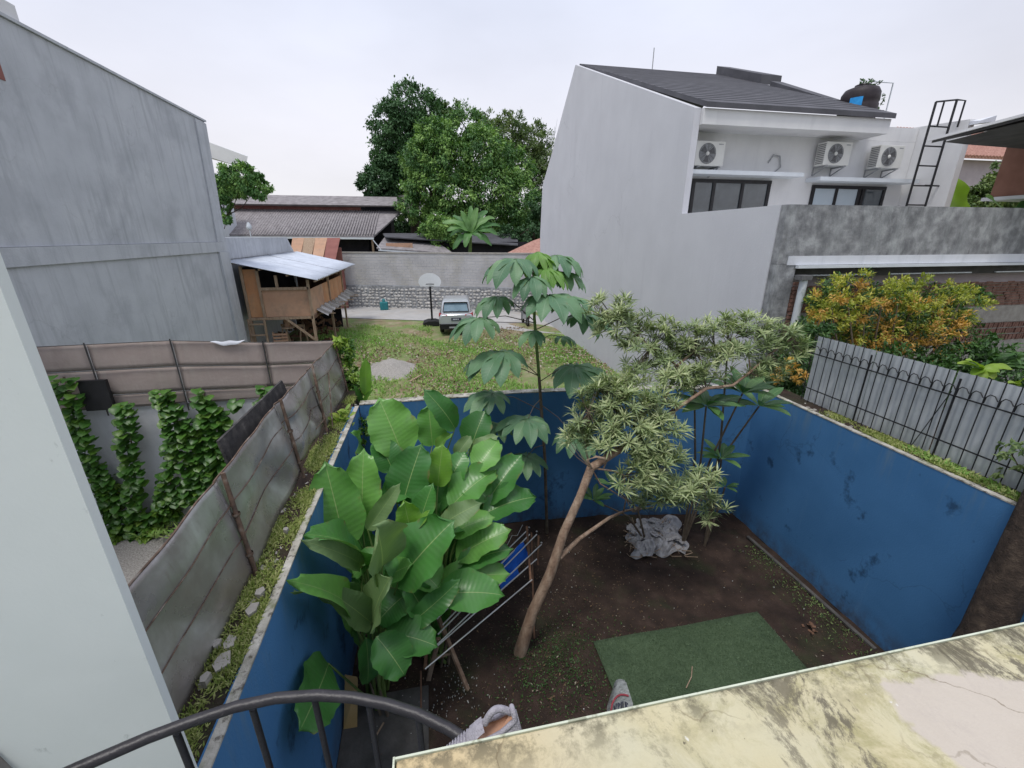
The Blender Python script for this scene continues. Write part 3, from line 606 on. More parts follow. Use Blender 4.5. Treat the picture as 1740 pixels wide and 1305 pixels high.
obj('verge_cap', MB().hexa([(12.7, 13.2, 8.9), (13.1, 13.2, 8.9), (13.5, 16.4, 10.3), (13.0, 16.4, 10.3)], [(12.7, 13.2, 9.05), (13.1, 13.2, 9.05), (13.5, 16.4, 10.48), (13.0, 16.4, 10.48)]), m_roof, rf)
obj('antenna', MB().tube([(10.2, 20.4, 11.9), (10.2, 20.4, 12.7)], .02, 5), m_acg, rf)
wg = thing('white_wing', 'plain white return wall behind the black roof ladder', 'wall', (14.5, 11, 0))
obj('wall', MB().prism([(AY + .2, 0), (AY + .2, 8.05), (10.35, 7.95), (10.2, 0)], 'x', 14.41, 14.6), m_white, wg)
obj('upper_wall', MB().box(12.6, 14.4, AY + .25, 15, 7.7, 8.04), m_white, wg)
obj('canopy_edge', MB().hexa([(14.41, 10.1, 7.80), (14.9, 10.1, 7.86), (14.9, 10.34, 7.86), (14.41, 10.34, 7.80)], [(14.41, 10.1, 7.86), (14.9, 10.1, 8.0), (14.9, 10.34, 8.0), (14.41, 10.34, 7.9)]), m_conc2, wg)

def window(x0, x1, z0, z1, y, splits, panes, canopy):
    f = MB(); w = .09
    f.box(x0, x1, y - .06, y - .002, z1 - w, z1); f.box(x0, x1, y - .06, y - .002, z0, z0 + w)
    for s in splits: f.box(s - w / 2, s + w / 2, y - .058, y - .004, z0 + w, z1 - w)
    wo = obj('window', f, m_black, h)
    xs = sorted(splits)
    for i, mt in enumerate(panes):
        obj('pane', MB().box(xs[i] + w / 2, xs[i + 1] - w / 2, y - .03, y - .02, z0 + w, z1 - w), mt, wo)
        if mt is m_glassb: obj('curtain', MB().box(xs[i] + w / 2 + .02, xs[i + 1] - w / 2 - .02, y - .019, y - .004, z0 + w, z1 - w), m_pvc, wo)
    obj('canopy', MB().box(canopy[0], canopy[1], y - .5, y - .003, z1 + .06, z1 + .16), m_pvc, h)
window(7.0, 9.75, 4.96, 6.5, AY, [7.05, 7.32, 7.95, 8.85, 9.70], [m_glass, m_glass, m_glass, m_glass], (6.86, 10.35))
window(11.15, 13.75, 4.96, 6.42, AY, [11.2, 12.0, 12.8, 12.95, 13.70], [m_glassb, m_glassb, m_black, m_glass], (10.9, 14.3))

def ac_unit(x, z, label, w=.84):
    t = thing('air_conditioner', label, 'air conditioner', (x, AY, z), 'outdoor air conditioner units on the white house')
    o = local('casing', MB().box(0, w, -.42, -.12, 0, .58), m_acw, t); bevel(o, .012)
    cx, cz = .34, .29
    local('fan_recess', MB().lathe((cx, -.421, cz), [(.245, 0), (.245, -.006), (.0, -.006)], 28, 'y', False), m_acg, t)
    gr = MB()
    for r in (.06, .095, .13, .165, .2, .235):
        gr.tube([(cx + r * math.cos(a), -.435, cz + r * math.sin(a)) for a in [2 * math.pi * i / 24 for i in range(25)]], .0045, 4, False)
    for k in range(12):
        a = 2 * math.pi * k / 12; gr.beam((cx + .04 * math.cos(a), -.433, cz + .04 * math.sin(a)), (cx + .24 * math.cos(a), -.433, cz + .24 * math.sin(a)), .006)
    local('fan_grille', gr, m_acd, t)
    local('fan_hub', MB().lathe((cx, -.44, cz), [(0, -.008), (.045, -.006), (.05, .01)], 16, 'y'), m_acw, t)
    bl = MB()
    for k in range(3):
        a = 2 * math.pi * k / 3
        bl.add([(cx + math.cos(a) * .04, -.429, cz + math.sin(a) * .04), (cx + math.cos(a) * .22, -.431, cz + math.sin(a) * .22), (cx + math.cos(a + .8) * .22, -.428, cz + math.sin(a + .8) * .22), (cx + math.cos(a + 1) * .05, -.428, cz + math.sin(a + 1) * .05)], [(0, 1, 2, 3)])
    local('fan_blades', bl, m_acd, t)
    sg = MB()
    for k in range(11): sg.box(-.006, -.001, -.40, -.15, .045 + k * .047, .065 + k * .047)
    local('side_grille', sg, m_acd, t)
    local('badge', MB().box(w - .2, w - .06, -.4225, -.421, .5, .525), m_acg, t)
    for xx in (.12, w - .12):
        br = MB(); br.beam((xx, 0, -.02), (xx, -.46, -.02), .035); br.beam((xx, -.005, -.02), (xx, -.005, -.22), .03); br.beam((xx, -.02, -.22), (xx, -.42, -.03), .025)
        local('bracket', br, m_acg, t)
    return t
p = P(1172, 276, Y=AY - .42); ac_unit(7.02, 6.76, 'air conditioner at the left end of the white wall above the first window')
ac_unit(10.95, 6.88, 'middle air conditioner of the three, above the left half of the second window')
ac_unit(12.75, 6.86, 'air conditioner nearest the roof ladder, above the second window')
o = obj('hose', MB().tube([(9.55, AY - .02, 6.95), (9.65, AY - .05, 7.15), (9.85, AY - .06, 7.12), (9.95, AY - .04, 6.85), (9.8, AY - .03, 6.72)], .018, 6), m_acg, label='short looped grey hose stub on the white wall between the air conditioners', cat='hose')
obj('drain_hose', MB().tube([(7.7, AY - .2, 6.75), (7.95, AY - .1, 6.66), (8.6, AY - .04, 6.64), (9.3, AY - .03, 6.66)], .014, 6), m_acg, label='thin grey hose running right from the leftmost air conditioner', cat='hose')
# ladder
LA = P(1590, 176, Y=10.6); LB = P(1630, 170, Y=10.6)
la = thing('roof_ladder', 'black steel ladder with a top cage fixed before the white return wall', 'ladder', (13.8, 10.6, 4.96))
obj('rail', MB().tube([(13.46, 10.6, 4.96), (13.46, 10.6, 8.36)], .028, 8), m_black, la)
obj('rail', MB().tube([(14.12, 10.6, 4.96), (14.12, 10.6, 8.44)], .028, 8), m_black, la)
for z in (5.35, 5.85, 6.35, 6.85, 7.33, 7.80): obj('rung', MB().tube([(13.46, 10.6, z), (14.12, 10.6, z)], .02, 7), m_black, la)
obj('top_hoop', MB().tube([(13.46, 10.6, 8.36), (13.66, 10.55, 8.36), (13.66, 10.55, 7.80)], .022, 7), m_black, la)
obj('top_hoop', MB().tube([(14.12, 10.6, 8.44), (14.34, 10.55, 8.42), (14.34, 10.55, 7.80)], .022, 7), m_black, la)
obj('top_bar', MB().tube([(13.46, 10.6, 8.36), (14.12, 10.6, 8.44)], .022, 7), m_black, la)
obj('wall_bracket', MB().tube([(13.9, 10.6, 6.36), (14.42, 10.62, 6.36)], .022, 7), m_black, la)
# water tank
tk = thing('water_tank', 'dark round plastic water tank with a blue sticker on the roof edge', 'water tank', (13.05, 12.7, 8.5))
TC = (13.2, 12.65, 8.06)
obj('tank_body', MB().lathe(TC, [(0, 0), (.48, .0), (.50, .3), (.475, .35), (.50, .4), (.50, .68), (.475, .73), (.50, .78), (.49, 1.0), (.42, 1.12), (.22, 1.19), (0, 1.19)], 28), m_tank, tk)
obj('tank_lid', MB().lathe((13.2, 12.65, 9.24), [(.2, 0), (.2, .06), (0, .09)], 16), m_tank, tk)
st = MB(); st.grid(lambda a, b_: (13.2 + .506 * math.cos(D(196 + 36 * a)), 12.65 + .506 * math.sin(D(196 + 36 * a)), 8.64 + .26 * b_), 8, 2); obj('sticker', st, m_sky, tk)
obj('pipe', MB().tube([(13.3, 12.5, 9.36), (14.1, 12.5, 9.36), (14.1, 12.5, 8.0)], .02, 7), m_pvc, tk)
pm = crown([((13.68, 12.45, 8.9), (.09, .12, .42)), ((13.25, 12.5, 9.33), (.36, .22, .05))], 380, .07, [m_bgr], name='creeper'); place_mesh('roof_weed', pm, None, 'small green weed growing over the dark water tank', 'plant', kind='stuff')

# grey stained wall, carport gutter and brick wall below
gw = thing('stained_concrete_wall', 'blotchy dark grey concrete wall above the white carport gutter', 'wall', (11, 7.6, 0))
bx('wall', HX + .02, 22, 7.40, 7.565, 4.49, 5.57, m_stain, gw)
obj('end_pier', MB().box(HX + .02, 7.15, 7.40, 7.565, 0, 4.485), m_stain, gw)
bx('plaster_patch', 6.92, 22, 7.385, 7.398, 4.47, 4.64, m_conc2, gw)
bk = thing('brick_wall', 'old brick and plaster wall in the shade under the carport edge', 'wall', (11, 7.95, 0))
bx('wall_core', 7.4, 22, 7.93, 8.1, 0, 4.3, m_mort, bk)
bx('tie_beam', 7.4, 22, 7.90, 7.925, 3.98, 4.3, m_pink, bk)
bx('plaster_band', 7.4, 22, 7.905, 7.925, 3.0, 3.40, m_mort, bk)
mb = MB(); z = 3.42
while z < 3.95:
    x = 7.45 + rnd.random() * .2
    while x < 17:
        w = .21 + rnd.uniform(-.01, .01); j = rnd.uniform(-.008, .012)
        mb.box(x, x + w, 7.905 - j, 7.929, z, z + .052); x += w + .014
    z += .066
for zz, hh in ((2.86, .12), (2.70, .13), (2.54, .13)):
    x = 9.0
    while x < 17:
        j = rnd.uniform(-.012, .016); mb.box(x, x + .055, 7.90 - j, 7.929, zz + rnd.uniform(-.01, .01), zz + hh); x += .075
obj('brick', mb, m_brick, bk, kind='stuff')
ct = thing('carport_edge', 'white metal gutter and shaded canopy beam above the orange bush', 'canopy', (11, 7.3, 4.4))
bx('gutter', 7.12, 22, 7.31, 7.382, 4.41, 4.462, m_pvc, ct)
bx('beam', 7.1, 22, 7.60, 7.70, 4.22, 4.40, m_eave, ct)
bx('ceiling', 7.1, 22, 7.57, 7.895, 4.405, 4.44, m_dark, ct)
for x0, x1 in ((7.6, 9.2), (9.7, 11.9), (12.6, 15)): bx('light_batten', x0, x1, 7.56, 7.595, 4.235, 4.26, m_pvc, ct)
dp = thing('downpipe', 'white plastic downpipe at the left end of the carport gutter', 'pipe', (7.26, 7.2, 0))
obj('pipe', MB().tube([(7.22, 7.22, 1.4), (7.22, 7.22, 4.2)], .07, 14), m_pvc, dp)
obj('elbow', MB().box(7.08, 7.32, 7.13, 7.31, 4.202, 4.29), m_acd, dp)
nb = MB()
for k in range(26):
    z = 2.0 + k * .083; nb.box(7.16 + rnd.uniform(-.015, .02), 7.42 + rnd.uniform(-.02, .02), 7.35 + rnd.uniform(-.015, .01), 7.398, z, z + .065)
obj('rough_brick_edge', nb, m_brick, gw)

# neighbour's eave, top right
ev = thing('brown_house', 'brown house corner with a dark overhanging eave at the top right edge', 'house', (14, 8.5, 0))
mb = MB()
mb.hexa([(11.5, 8.9, 7.02), (11.5, 5.0, 7.32), (17, 5.0, 8.4), (17, 9.6, 8.1)], [(11.5, 8.9, 7.10), (11.5, 5.0, 7.40), (17, 5.0, 8.5), (17, 9.6, 8.2)])
obj('roof', mb, m_eave, ev)
obj('eave_trim', MB().beam((11.47, 8.95, 7.09), (11.47, 5.0, 7.39), .05, .05), m_white, ev)
obj('soffit', MB().hexa([(12.3, 8.7, 6.98), (12.3, 5, 7.25), (14, 5, 7.2), (14, 8.7, 6.95)], [(11.7, 8.8, 7.03), (11.7, 5, 7.31), (14, 5, 7.5), (14, 8.8, 7.3)]), m_eave, ev)
bx('wall', 14.2, 19, 7.95, 9.2, 5.95, 7.7, m_orangew, ev)
bx('sill_beam', 14.1, 19, 7.9, 9.3, 5.86, 5.94, m_white, ev)

# red tiled house far right
th_ = thing('tiled_house', 'distant mauve house with a red clay tiled roof beyond the ladder', 'house', (37, 25, 0))
bx('wall', 33.3, 44, 24.4, 32, 0, 9.7, m_pink, th_)
mb = MB()
mb.hexa([(32.6, 23.9, 9.68), (45, 23.9, 9.68), (45, 27.9, 12.0), (32.6, 27.9, 12.0)], [(32.6, 23.9, 9.80), (45, 23.9, 9.80), (45, 27.9, 12.12), (32.6, 27.9, 12.12)])
r_ = obj('roof', mb, m_tile, th_)
mb = MB(); x = 32.7
while x < 45:
    mb.tube([(x, 23.85, 9.82), (x, 27.9, 12.16)], .085, 6); x += .27
obj('roof_tile', mb, m_tile, r_, kind='stuff')

# ------------------------------------------------------------------ single blades
def blade_mesh(base, tip, w, bulge, mat, seed=0., ruffle=.05, kind='broad', face=None, cup=.16, nu=8, nv=14, roll=0., name='leaf'):
    base, tip = Vector(base), Vector(tip); d = tip - base; L = d.length; d.normalize()
    if face is None: face = (EYE - (base + tip) / 2).normalized() * .55 + Vector((0, 0, .6))
    x = d.cross(face).normalized(); n = x.cross(d).normalized()
    if roll: R_ = Matrix.Rotation(roll, 3, d); x = R_ @ x; n = R_ @ n
    V = np.zeros(((nu + 1) * (nv + 1), 3)); ac = []; al = []
    r = random.Random(int(seed * 9999)); f1, f2, ph = r.uniform(9, 16), r.uniform(5, 8), r.uniform(0, 6); notch = r.random()
    i = 0
    for b in range(nv + 1):
        t = b / nv
        if kind == 'broad': s = math.sin(math.pi * min(1, t ** .86 * .985 + .015)) ** .52 * (1 - .08 * t)
        elif kind == 'banana': s = min(1, (math.sin(math.pi * (t * .93 + .05)) ** .45)) * (0.15 if t < .06 else 1)
        elif kind == 'lobed': s = math.sin(math.pi * (t ** 1.25)) ** .8 * 1.02 + .02
        elif kind == 'oval': s = math.sin(math.pi * (t ** 1.15)) ** .75 + .03
        else: s = math.sin(math.pi * (t ** 1.1 * .97 + .02)) ** .9
        mid = base + d * (L * t) + n * (bulge * 4 * t * (1 - t))
        for a in range(nu + 1):
            q = a / nu * 2 - 1; e = abs(q)
            ww = w / 2 * s * (1 + (.035 * math.sin(t * f1 * 2.6 + ph + q * 2) if e > .9 else 0))
            z = cup * w * e ** 1.6 * s + ruffle * w * e ** 2 * math.sin(t * f1 + ph + (2 if q > 0 else 0)) + ruffle * .4 * w * e * math.sin(t * f2 * 1.7 + ph * 2)
            along = -(.06 * L * e * e if kind in ('broad',) and t > .9 else 0)
            V[i] = mid + x * (q * ww) + n * z + d * along; ac.append(q); al.append(t); i += 1
    F = np.array([(j * (nu + 1) + k, j * (nu + 1) + k + 1, (j + 1) * (nu + 1) + k + 1, (j + 1) * (nu + 1) + k) for j in range(nv) for k in range(nu)])
    c = V.mean(0); me = np_mesh(name, V - c, F, [mat], np.full(len(F), seed * .7), smooth=True)
    for nm, arr in (('across', ac), ('along', al)):
        a = me.attributes.new(nm, 'FLOAT', 'POINT'); a.data.foreach_set('value', np.array(arr, dtype=np.float32))
    return me, c
def place_leaf(name, mc, parent, **k): return place_mesh(name, mc[0], parent, at=mc[1], **k)

# ================================================================== FENCES
def dented(fn, nu, nv, amp, seed):
    r = random.Random(seed); bumps = [(r.random(), r.uniform(.1, .9), r.uniform(.07, .2), r.uniform(-1, 1)) for _ in range(14)]
    mb = MB()
    def q(a, b):
        p = Vector(fn(a, b)); d = sum(s * math.exp(-((a - cx) ** 2 + (b - cy) ** 2) / (2 * w * w)) for cx, cy, w, s in bumps)
        d += .25 * math.sin(a * 9 + seed) * math.sin(b * 5 + seed)
        p.x += amp * d * (min(1, a * 8, (1 - a) * 8) * .8 + .2) * (.45 + .55 * min(1, (1 - b) * 4)); return p
    mb.grid(q, nu, nv); return mb, q
zf = thing('zinc_fence', 'rusty dented zinc sheet fence leaning along the ledge left of the blue wall', 'fence', (-1.5, 4, 2.55))
spans = [(1.25, 3.02, 0), (2.98, 4.38, 1), (4.34, 5.62, 2), (5.58, 7.24, 3)]
def zx(y, z): return -1.46 - .15 * (z - 2.55) / .78
bot = {0: (2.56, 2.56), 1: (2.56, 2.62), 2: (2.70, 2.62), 3: (2.58, 2.56)}
top = {0: (3.30, 3.33), 1: (3.33, 3.38), 2: (3.39, 3.36), 3: (3.37, 3.33)}
for y0, y1, k in spans:
    def f(a, b, y0=y0, y1=y1, k=k):
        y = y0 + (y1 - y0) * a; zb = bot[k][0] * (1 - a) + bot[k][1] * a; zt = top[k][0] * (1 - a) + top[k][1] * a + .005 * math.sin(a * 17 + k)
        z = zb + (zt - zb) * b; return (zx(y, z), y, z)
    dm, dq = dented(f, 30, 16, (.014, .030, .050, .035)[k], k + 3)
    o = obj('sheet', dm, m_zinc, zf)
    s = o.modifiers.new('thickness', 'SOLIDIFY'); s.thickness = .003
    for hz in (.36, .70):
        obj('seam', MB().tube([(lambda q: (q[0] + .006, q[1], q[2]))(dq(a / 26, hz)) for a in range(27)], .0042, 5), m_rust, zf)
    obj('rim', MB().tube([(lambda q: (q[0] + .002, q[1], q[2]))(dq(a / 26, 1)) for a in range(27)], .007, 6), m_rust, zf)
for y, yb, ztop in ((3.06, 2.90, 3.36), (4.42, 4.29, 3.42), (5.72, 5.42, 3.40), (7.2, 7.0, 3.36)):
    p0 = Vector((-1.44, yb, 2.5)); p1 = Vector((-1.575, y, ztop)); pts = [p0.lerp(p1, i / 8) for i in range(9)]
    o = obj('post', MB().tube(pts, [.017, .016, .018, .016, .018, .016, .018, .016, .017], 9), m_rust, zf)
    for i in (2, 5): obj('tie', MB().lathe(pts[i], [(.026, -.012), (.029, 0), (.026, .012)], 10), m_rust, zf)
obj('brace_pole', MB().tube([(-1.40, 5.55, 2.56), (-1.53, 6.3, 3.1)], .009, 6), m_rust, zf)
obj('wire', MB().tube([(-1.45, 5.0, 2.80), (-1.43, 5.4, 2.77), (-1.42, 5.6, 2.72)], .005, 5), m_rust, zf)
obj('mouldy_board', MB().hexa([(-1.74, 3.48, 3.16), (-1.72, 3.48, 3.16), (-1.72, 5.14, 3.18), (-1.74, 5.14, 3.18)], [(-1.79, 3.5, 3.42), (-1.77, 3.5, 3.42), (-1.77, 5.13, 3.40), (-1.79, 5.13, 3.40)]), m_blackboard, label='black mouldy board standing behind the zinc fence', cat='board')

bf = thing('brown_sheet_fence', 'brown weathered sheet fence on top of the white creeper wall', 'fence', (-3.8, 7.34, 2.4))
xs = [-7.2, -5.16, -4.01, -2.70, -1.55]; zs_t = [3.44, 3.46, 3.47, 3.38, 3.36]
for i in range(4):
    for j, (a0, a1) in enumerate(((0, .20), (.205, .60), (.605, 1))):
        x0, x1 = xs[i] + .004, xs[i + 1] - .004
        def f(a, b, x0=x0, x1=x1, i=i, a0=a0, a1=a1):
            x = x0 + (x1 - x0) * a; zt = zs_t[i] * (1 - a) + zs_t[i + 1] * a; z = 2.42 + (zt - 2.42) * (a0 + (a1 - a0) * b)
            return (x, 7.325 + .004 * math.sin(a * 7 + i) + .003 * math.sin(b * 6 + i + j), z)
        mb = MB(); mb.grid(f, 12, 6); o = obj('sheet', mb, m_zincb, bf); s = o.modifiers.new('thickness', 'SOLIDIFY'); s.thickness = .004
for i, x in enumerate(xs[1:4]): obj('batten', MB().tube([(x, 7.30, 2.3), (x, 7.30, zs_t[i + 1] + .03)], .011, 6), m_eave, bf)
for fr in (.0, .2, .6, 1.): obj('rail', MB().tube([(x, 7.305, 2.42 + (z - 2.42) * fr) for x, z in zip(xs, zs_t)], .006, 5), m_eave, bf)
ft = MB(); ft.grid(lambda a, b: (-3.45 + .5 * a, 7.30 - .02 * math.sin(b * 2), 3.43 - .07 * b * math.sin(a * 3.1) + .008 * math.sin(a * 14)), 14, 5)
obj('torn_plastic', ft, m_conc2, bf)
cw = thing('creeper_wall', 'low pale lavender wall carrying the hanging creepers', 'wall', (-4, 7.4, 0))
bx('wall', -7.2, -1.5, 7.36, 7.5, 0, 2.40, m_conc2, cw)
bx('black_panel', -5.36, -4.98, 7.2, 7.26, 2.43, 2.92, m_black, label='square black panel hung at the left end of the brown fence', cat='panel')

mf = thing('barred_fence', 'grey corrugated sheet fence faced with black arched iron bars', 'fence', (5.68, 3.9, 2.6))
ymin, ymax = .9, 5.26
cor = MB(); n = 220
for k in range(5):
    ya, yb = ymax - k * .9, ymax - (k + 1) * .9 + .012
    cor = MB(); cor.grid(lambda a, b, ya=ya, yb=yb: (5.745 + .008 * math.sin((ya + (yb - ya) * a) * 2 * math.pi / .078) + .006 * math.sin(b * 5 + k), ya + (yb - ya) * a, 2.56 + 1.02 * b), 90, 4)
    obj('sheet', cor, m_zincf, mf)
step = .125; y = ymax
i = 0
while y > ymin:
    thick = .011 if i % 8 == 7 else .0056
    obj('bar', MB().tube([(5.70, y, 2.54), (5.70, y, 3.60 if i % 8 != 7 else 3.52)], thick, 6), m_black, mf)
    if i > 0:
        obj('arch', MB().tube([(5.70, y + step * .93, 3.33), (5.70, y + step * .9, 3.40), (5.70, y + step * .7, 3.435), (5.70, y + step * .35, 3.43), (5.70, y + step * .08, 3.385)], .006, 5), m_black, mf)
    y -= step; i += 1
for z in (3.32, 2.78): obj('rail', MB().beam((5.688, ymax, z), (5.688, ymin, z), .010, .014), m_black, mf)
obj('brace', MB().tube([(5.69, 3.62, 2.56), (5.69, 3.42, 3.36)], .005, 5), m_black, mf)

# weeds, rubble on the ledges
def tufts(n, fx, L, W, mats, name, label, cat, lean=.6, zfun=None, kind='stuff', up=1.0):
    pos = np.array([fx() for _ in range(n)]); d = rng.normal(size=(n, 3)) * lean + np.array([0, 0, up])
    nn = rng.normal(size=(n, 3)) * .7 + np.array([0, -.3, .8])
    me = leaf_cloud(pos, d, nn, L * (.5 + rng.random(n)), W * (.6 + .8 * rng.random(n)), rng.random(n), mats, name)
    return place_mesh(name, me, None, label, cat, kind=kind)
def clump_fn(x0, x1, y0, y1, z, nc, r):
    cs = [(rnd.uniform(x0, x1), rnd.uniform(y0, y1)) for _ in range(nc)]
    def f():
        c = rnd.choice(cs); return (min(max(rnd.gauss(c[0], r * .5), x0), x1), rnd.gauss(c[1], r), z + rnd.uniform(0, .01))
    return f
tufts(20000, clump_fn(-1.50, -1.27, 1.5, 6.6, 2.55, 52, .085), .034, .009, [m_moss], 'ledge_weeds', 'low yellow green weeds growing on the left wall ledge', 'weeds', lean=.9)
tufts(5200, clump_fn(5.50, 5.68, 2.2, 4.6, 2.55, 20, .10), .035, .010, [m_moss], 'ledge_weeds', 'strip of weeds growing at the foot of the barred fence', 'weeds', lean=.9)
tufts(2500, lambda: (5.60 + rnd.uniform(-.06, .07), rnd.uniform(1.6, 3.6), 2.53 + rnd.random() * .03), .06, .02, [m_grass], 'ledge_weeds', 'greener weeds at the near end of the barred fence', 'weeds', lean=.8)
for k, (u, v, s) in enumerate([(392, 1095, .10), (378, 1128, .12), (430, 1040, .09), (370, 1098, .06), (444, 1012, .07), (487, 905, .05), (352, 1160, .06)]):
    p = P(u, v, Z=2.56); a = rnd.uniform(0, 3)
    poly = [(p.x + s * rnd.uniform(.35, .6) * math.cos(a + i * 1.2), p.y + s * 1.2 * rnd.uniform(.35, .6) * math.sin(a + i * 1.2)) for i in range(5)]
    obj('stone_shard', MB().prism(poly, 'z', 2.545, 2.585 + .004 * k), m_mort, label=['pale flat stone shard on the ledge, larger and nearer the pale wall', 'broad grey stone shard on the ledge, lowest but one', 'small pale shard beside the weeds halfway up the left ledge', 'smallest dark shard against the zinc fence on the ledge', 'tilted grey shard on the ledge by the big fence post', 'tiny shard on the ledge near the far post', 'shard at the lowest end of the weedy ledge'][k], cat='stone', group='stone shards on the ledge')
rub = MB()
for _ in range(160):
    if rnd.random() < .5: x, y = rnd.uniform(-1.5, -1.22), rnd.uniform(1.5, 6.4)
    else: x, y = rnd.uniform(5.45, 5.66), rnd.uniform(2.4, 5.2)
    s = rnd.uniform(.008, .028); T = Matrix.Translation((x, y, 2.545)) @ Matrix.Rotation(rnd.uniform(0, 3), 4, 'Z') @ Matrix.Rotation(rnd.uniform(-.4, .4), 4, 'X')
    rub.box(-s, s, -s * .8, s * .8, -s * .4, s * .5, T)
obj('ledge_rubble', rub, m_mort, label='bits of broken mortar scattered on the yard wall tops', cat='rubble', kind='stuff')

# ================================================================== BEYOND THE ROAD
rw = thing('retaining_wall', 'long block wall on a river stone base across the road', 'wall', (0, 30, 0))
RA, RB = Vector((-7.0, 32.6, 0)), Vector((7.2, 27.4, 0)); rd = (RB - RA).normalized(); rn = Vector((rd.y, -rd.x, 0))
def rwbox(mb, s0, s1, z0, z1, off, dep):
    a = RA + rd * s0 + rn * off; b = RA + rd * s1 + rn * off; c_ = b - rn * dep; d_ = a - rn * dep
    mb.hexa([(*a.xy, z0), (*b.xy, z0), (*c_.xy, z0), (*d_.xy, z0)], [(*a.xy, z1), (*b.xy, z1), (*c_.xy, z1), (*d_.xy, z1)]); return mb
Ltot = (RB - RA).length
rwbox_ = rwbox(MB(), 0, Ltot, 0, 1.75, 0, .5); obj('stone_base', rwbox_, m_stain, rw)
obj('block_wall', rwbox(MB(), 0, Ltot, 1.753, 3.92, -.04, .4), m_conc, rw)
obj('coping', rwbox(MB(), 0, Ltot, 3.923, 4.0, .0, .5), m_mort, rw)
mb = MB(); z = 1.80
r_i = 0
while z < 3.85:
    x = (r_i % 2) * .2
    while x < Ltot - .4:
        rwbox(mb, x, x + .385, z, z + .165, -.036 + rnd.uniform(.0, .012), .03); x += .40
    z += .185; r_i += 1
m_block = M('grey_cement_block', [(.3, (.38, .375, .38)), (.5, (.45, .445, .45)), (.7, (.52, .51, .51))], .9, 12, rough=.95, bump=.6, bscale=16, layers=[(.7, (1, 1, .5), .5, .7, (.36, .34, .27), .5)])
obj('block', mb, m_block, rw, kind='stuff')
mb = MB(); s = .1
ph = [(math.cos(k * 1.047), math.sin(k * 1.047)) for k in range(6)]
while s < Ltot:
    z = .22
    while z < 1.72:
        r = rnd.uniform(.07, .125); c = RA + rd * (s + rnd.uniform(-.06, .06)) + Vector((0, 0, z + rnd.uniform(-.04, .04)))
        ring = [c + rd * (r * 1.25 * x * rnd.uniform(.8, 1.1)) + Vector((0, 0, r * y * .85 * rnd.uniform(.8, 1.1))) for x, y in ph]
        top_ = [c + (q - c) * .55 + rn * .05 for q in ring]
        mb.add(ring + top_, [(i, (i + 1) % 6, (i + 1) % 6 + 6, i + 6) for i in range(6)] + [tuple(range(6, 12))], False)
        z += .215
    s += .27
obj('stone', mb, m_stone, rw, kind='stuff')
bx('yard_ground_behind', -40, 40, 33.5, 90, .0, 3.3, m_lot, kind='structure')

# long tiled house behind
lh = thing('long_house', 'long low house with an old grey tiled roof and faded red wall', 'house', (-9, 40, 3))
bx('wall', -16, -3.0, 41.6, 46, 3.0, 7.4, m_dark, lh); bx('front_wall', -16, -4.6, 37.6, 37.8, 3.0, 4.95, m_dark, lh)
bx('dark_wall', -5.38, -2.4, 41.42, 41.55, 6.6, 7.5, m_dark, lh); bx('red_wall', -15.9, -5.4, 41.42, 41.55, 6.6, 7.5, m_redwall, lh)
obj('lower_roof', MB().hexa([(-16, 36.3, 5.05), (-4.0, 36.3, 4.92), (-2.0, 41.4, 7.0), (-16, 41.4, 7.05)], [(-16, 36.3, 5.17), (-4.0, 36.3, 5.04), (-2.0, 41.4, 7.12), (-16, 41.4, 7.17)]), m_roofold, lh)
mb = MB()
for k in range(60):
    x = -16 + k * .203; mb.tube([(x, 36.28, 5.13 + .0), (x + .17 * k / 60 * 12 * .08, 41.4, 7.15)], .05, 5)
obj('roof_tile', mb, m_roofold, lh, kind='stuff')
obj('upper_roof', MB().hexa([(-16, 40.9, 7.42), (-2.3, 40.9, 7.42), (-2.3, 43, 8.3), (-16, 43, 8.3)], [(-16, 40.6, 7.52), (-2.3, 40.6, 7.52), (-2.3, 43, 8.4), (-16, 43, 8.4)]), m_roofold, lh)
obj('eave_board', MB().beam((-16, 36.25, 4.98), (-4, 36.25, 4.86), .06, .14), m_pvc, lh)
obj('roof_ridge', MB().beam((-12, 41.2, 7.46), (-5, 41.2, 7.46), .1, .1), m_roofold, lh)
bx('post', -4.25, -4.1, 36.6, 36.75, 3.3, 4.9, m_wood, lh)
bx('green_gable', -3.9, -1.0, 46, 46.5, 7.2, 8.8, m_mort, lh)
pn = thing('board_lean_to', 'lean-to of tan and maroon boards beside the concrete wing', 'shed', (-8.2, 29, 0))
for k, (u0, u1, mt) in enumerate([(497, 517, m_ply2), (517, 536, m_wood), (536, 556, m_ply2), (556, 578, m_redwall)]):
    a, b_ = P(u0, 404, Y=31.5), P(u1, 404, Y=31.5); c_, d_ = P(u1 - 8, 442, Y=30), P(u0 - 6, 442, Y=30)
    mb = MB().hexa([d_, c_, c_ + Vector((0, .05, 0)), d_ + Vector((0, .05, 0))], [a, b_, b_ + Vector((0, .05, 0)), a + Vector((0, .05, 0))])
    obj('board', mb, mt, pn)
a = P(560, 442, Y=31); bx('base_wall', -9.5, -5.7, 31.6, 31.8, 0, 4.3, m_redwall, pn)
ls = thing('low_sheds', 'row of low dark roofed sheds behind the block wall under the trees', 'shed', (0, 34, 3.3))
def roofq(name, q, mat, par, th=.08):
    q = [Vector(p) for p in q]; return obj(name, MB().hexa(q, [p + Vector((0, 0, th)) for p in q]), mat, par)
roofq('roof', [P(640, 423, Y=33), P(770, 432, Y=33), P(735, 407, Y=36.5), P(655, 403, Y=36.5)], m_roofold, ls)
roofq('roof', [P(655, 404, Y=34.5), P(880, 418, Y=34.5), P(880, 398, Y=38), P(650, 398, Y=38)], m_roof, ls)
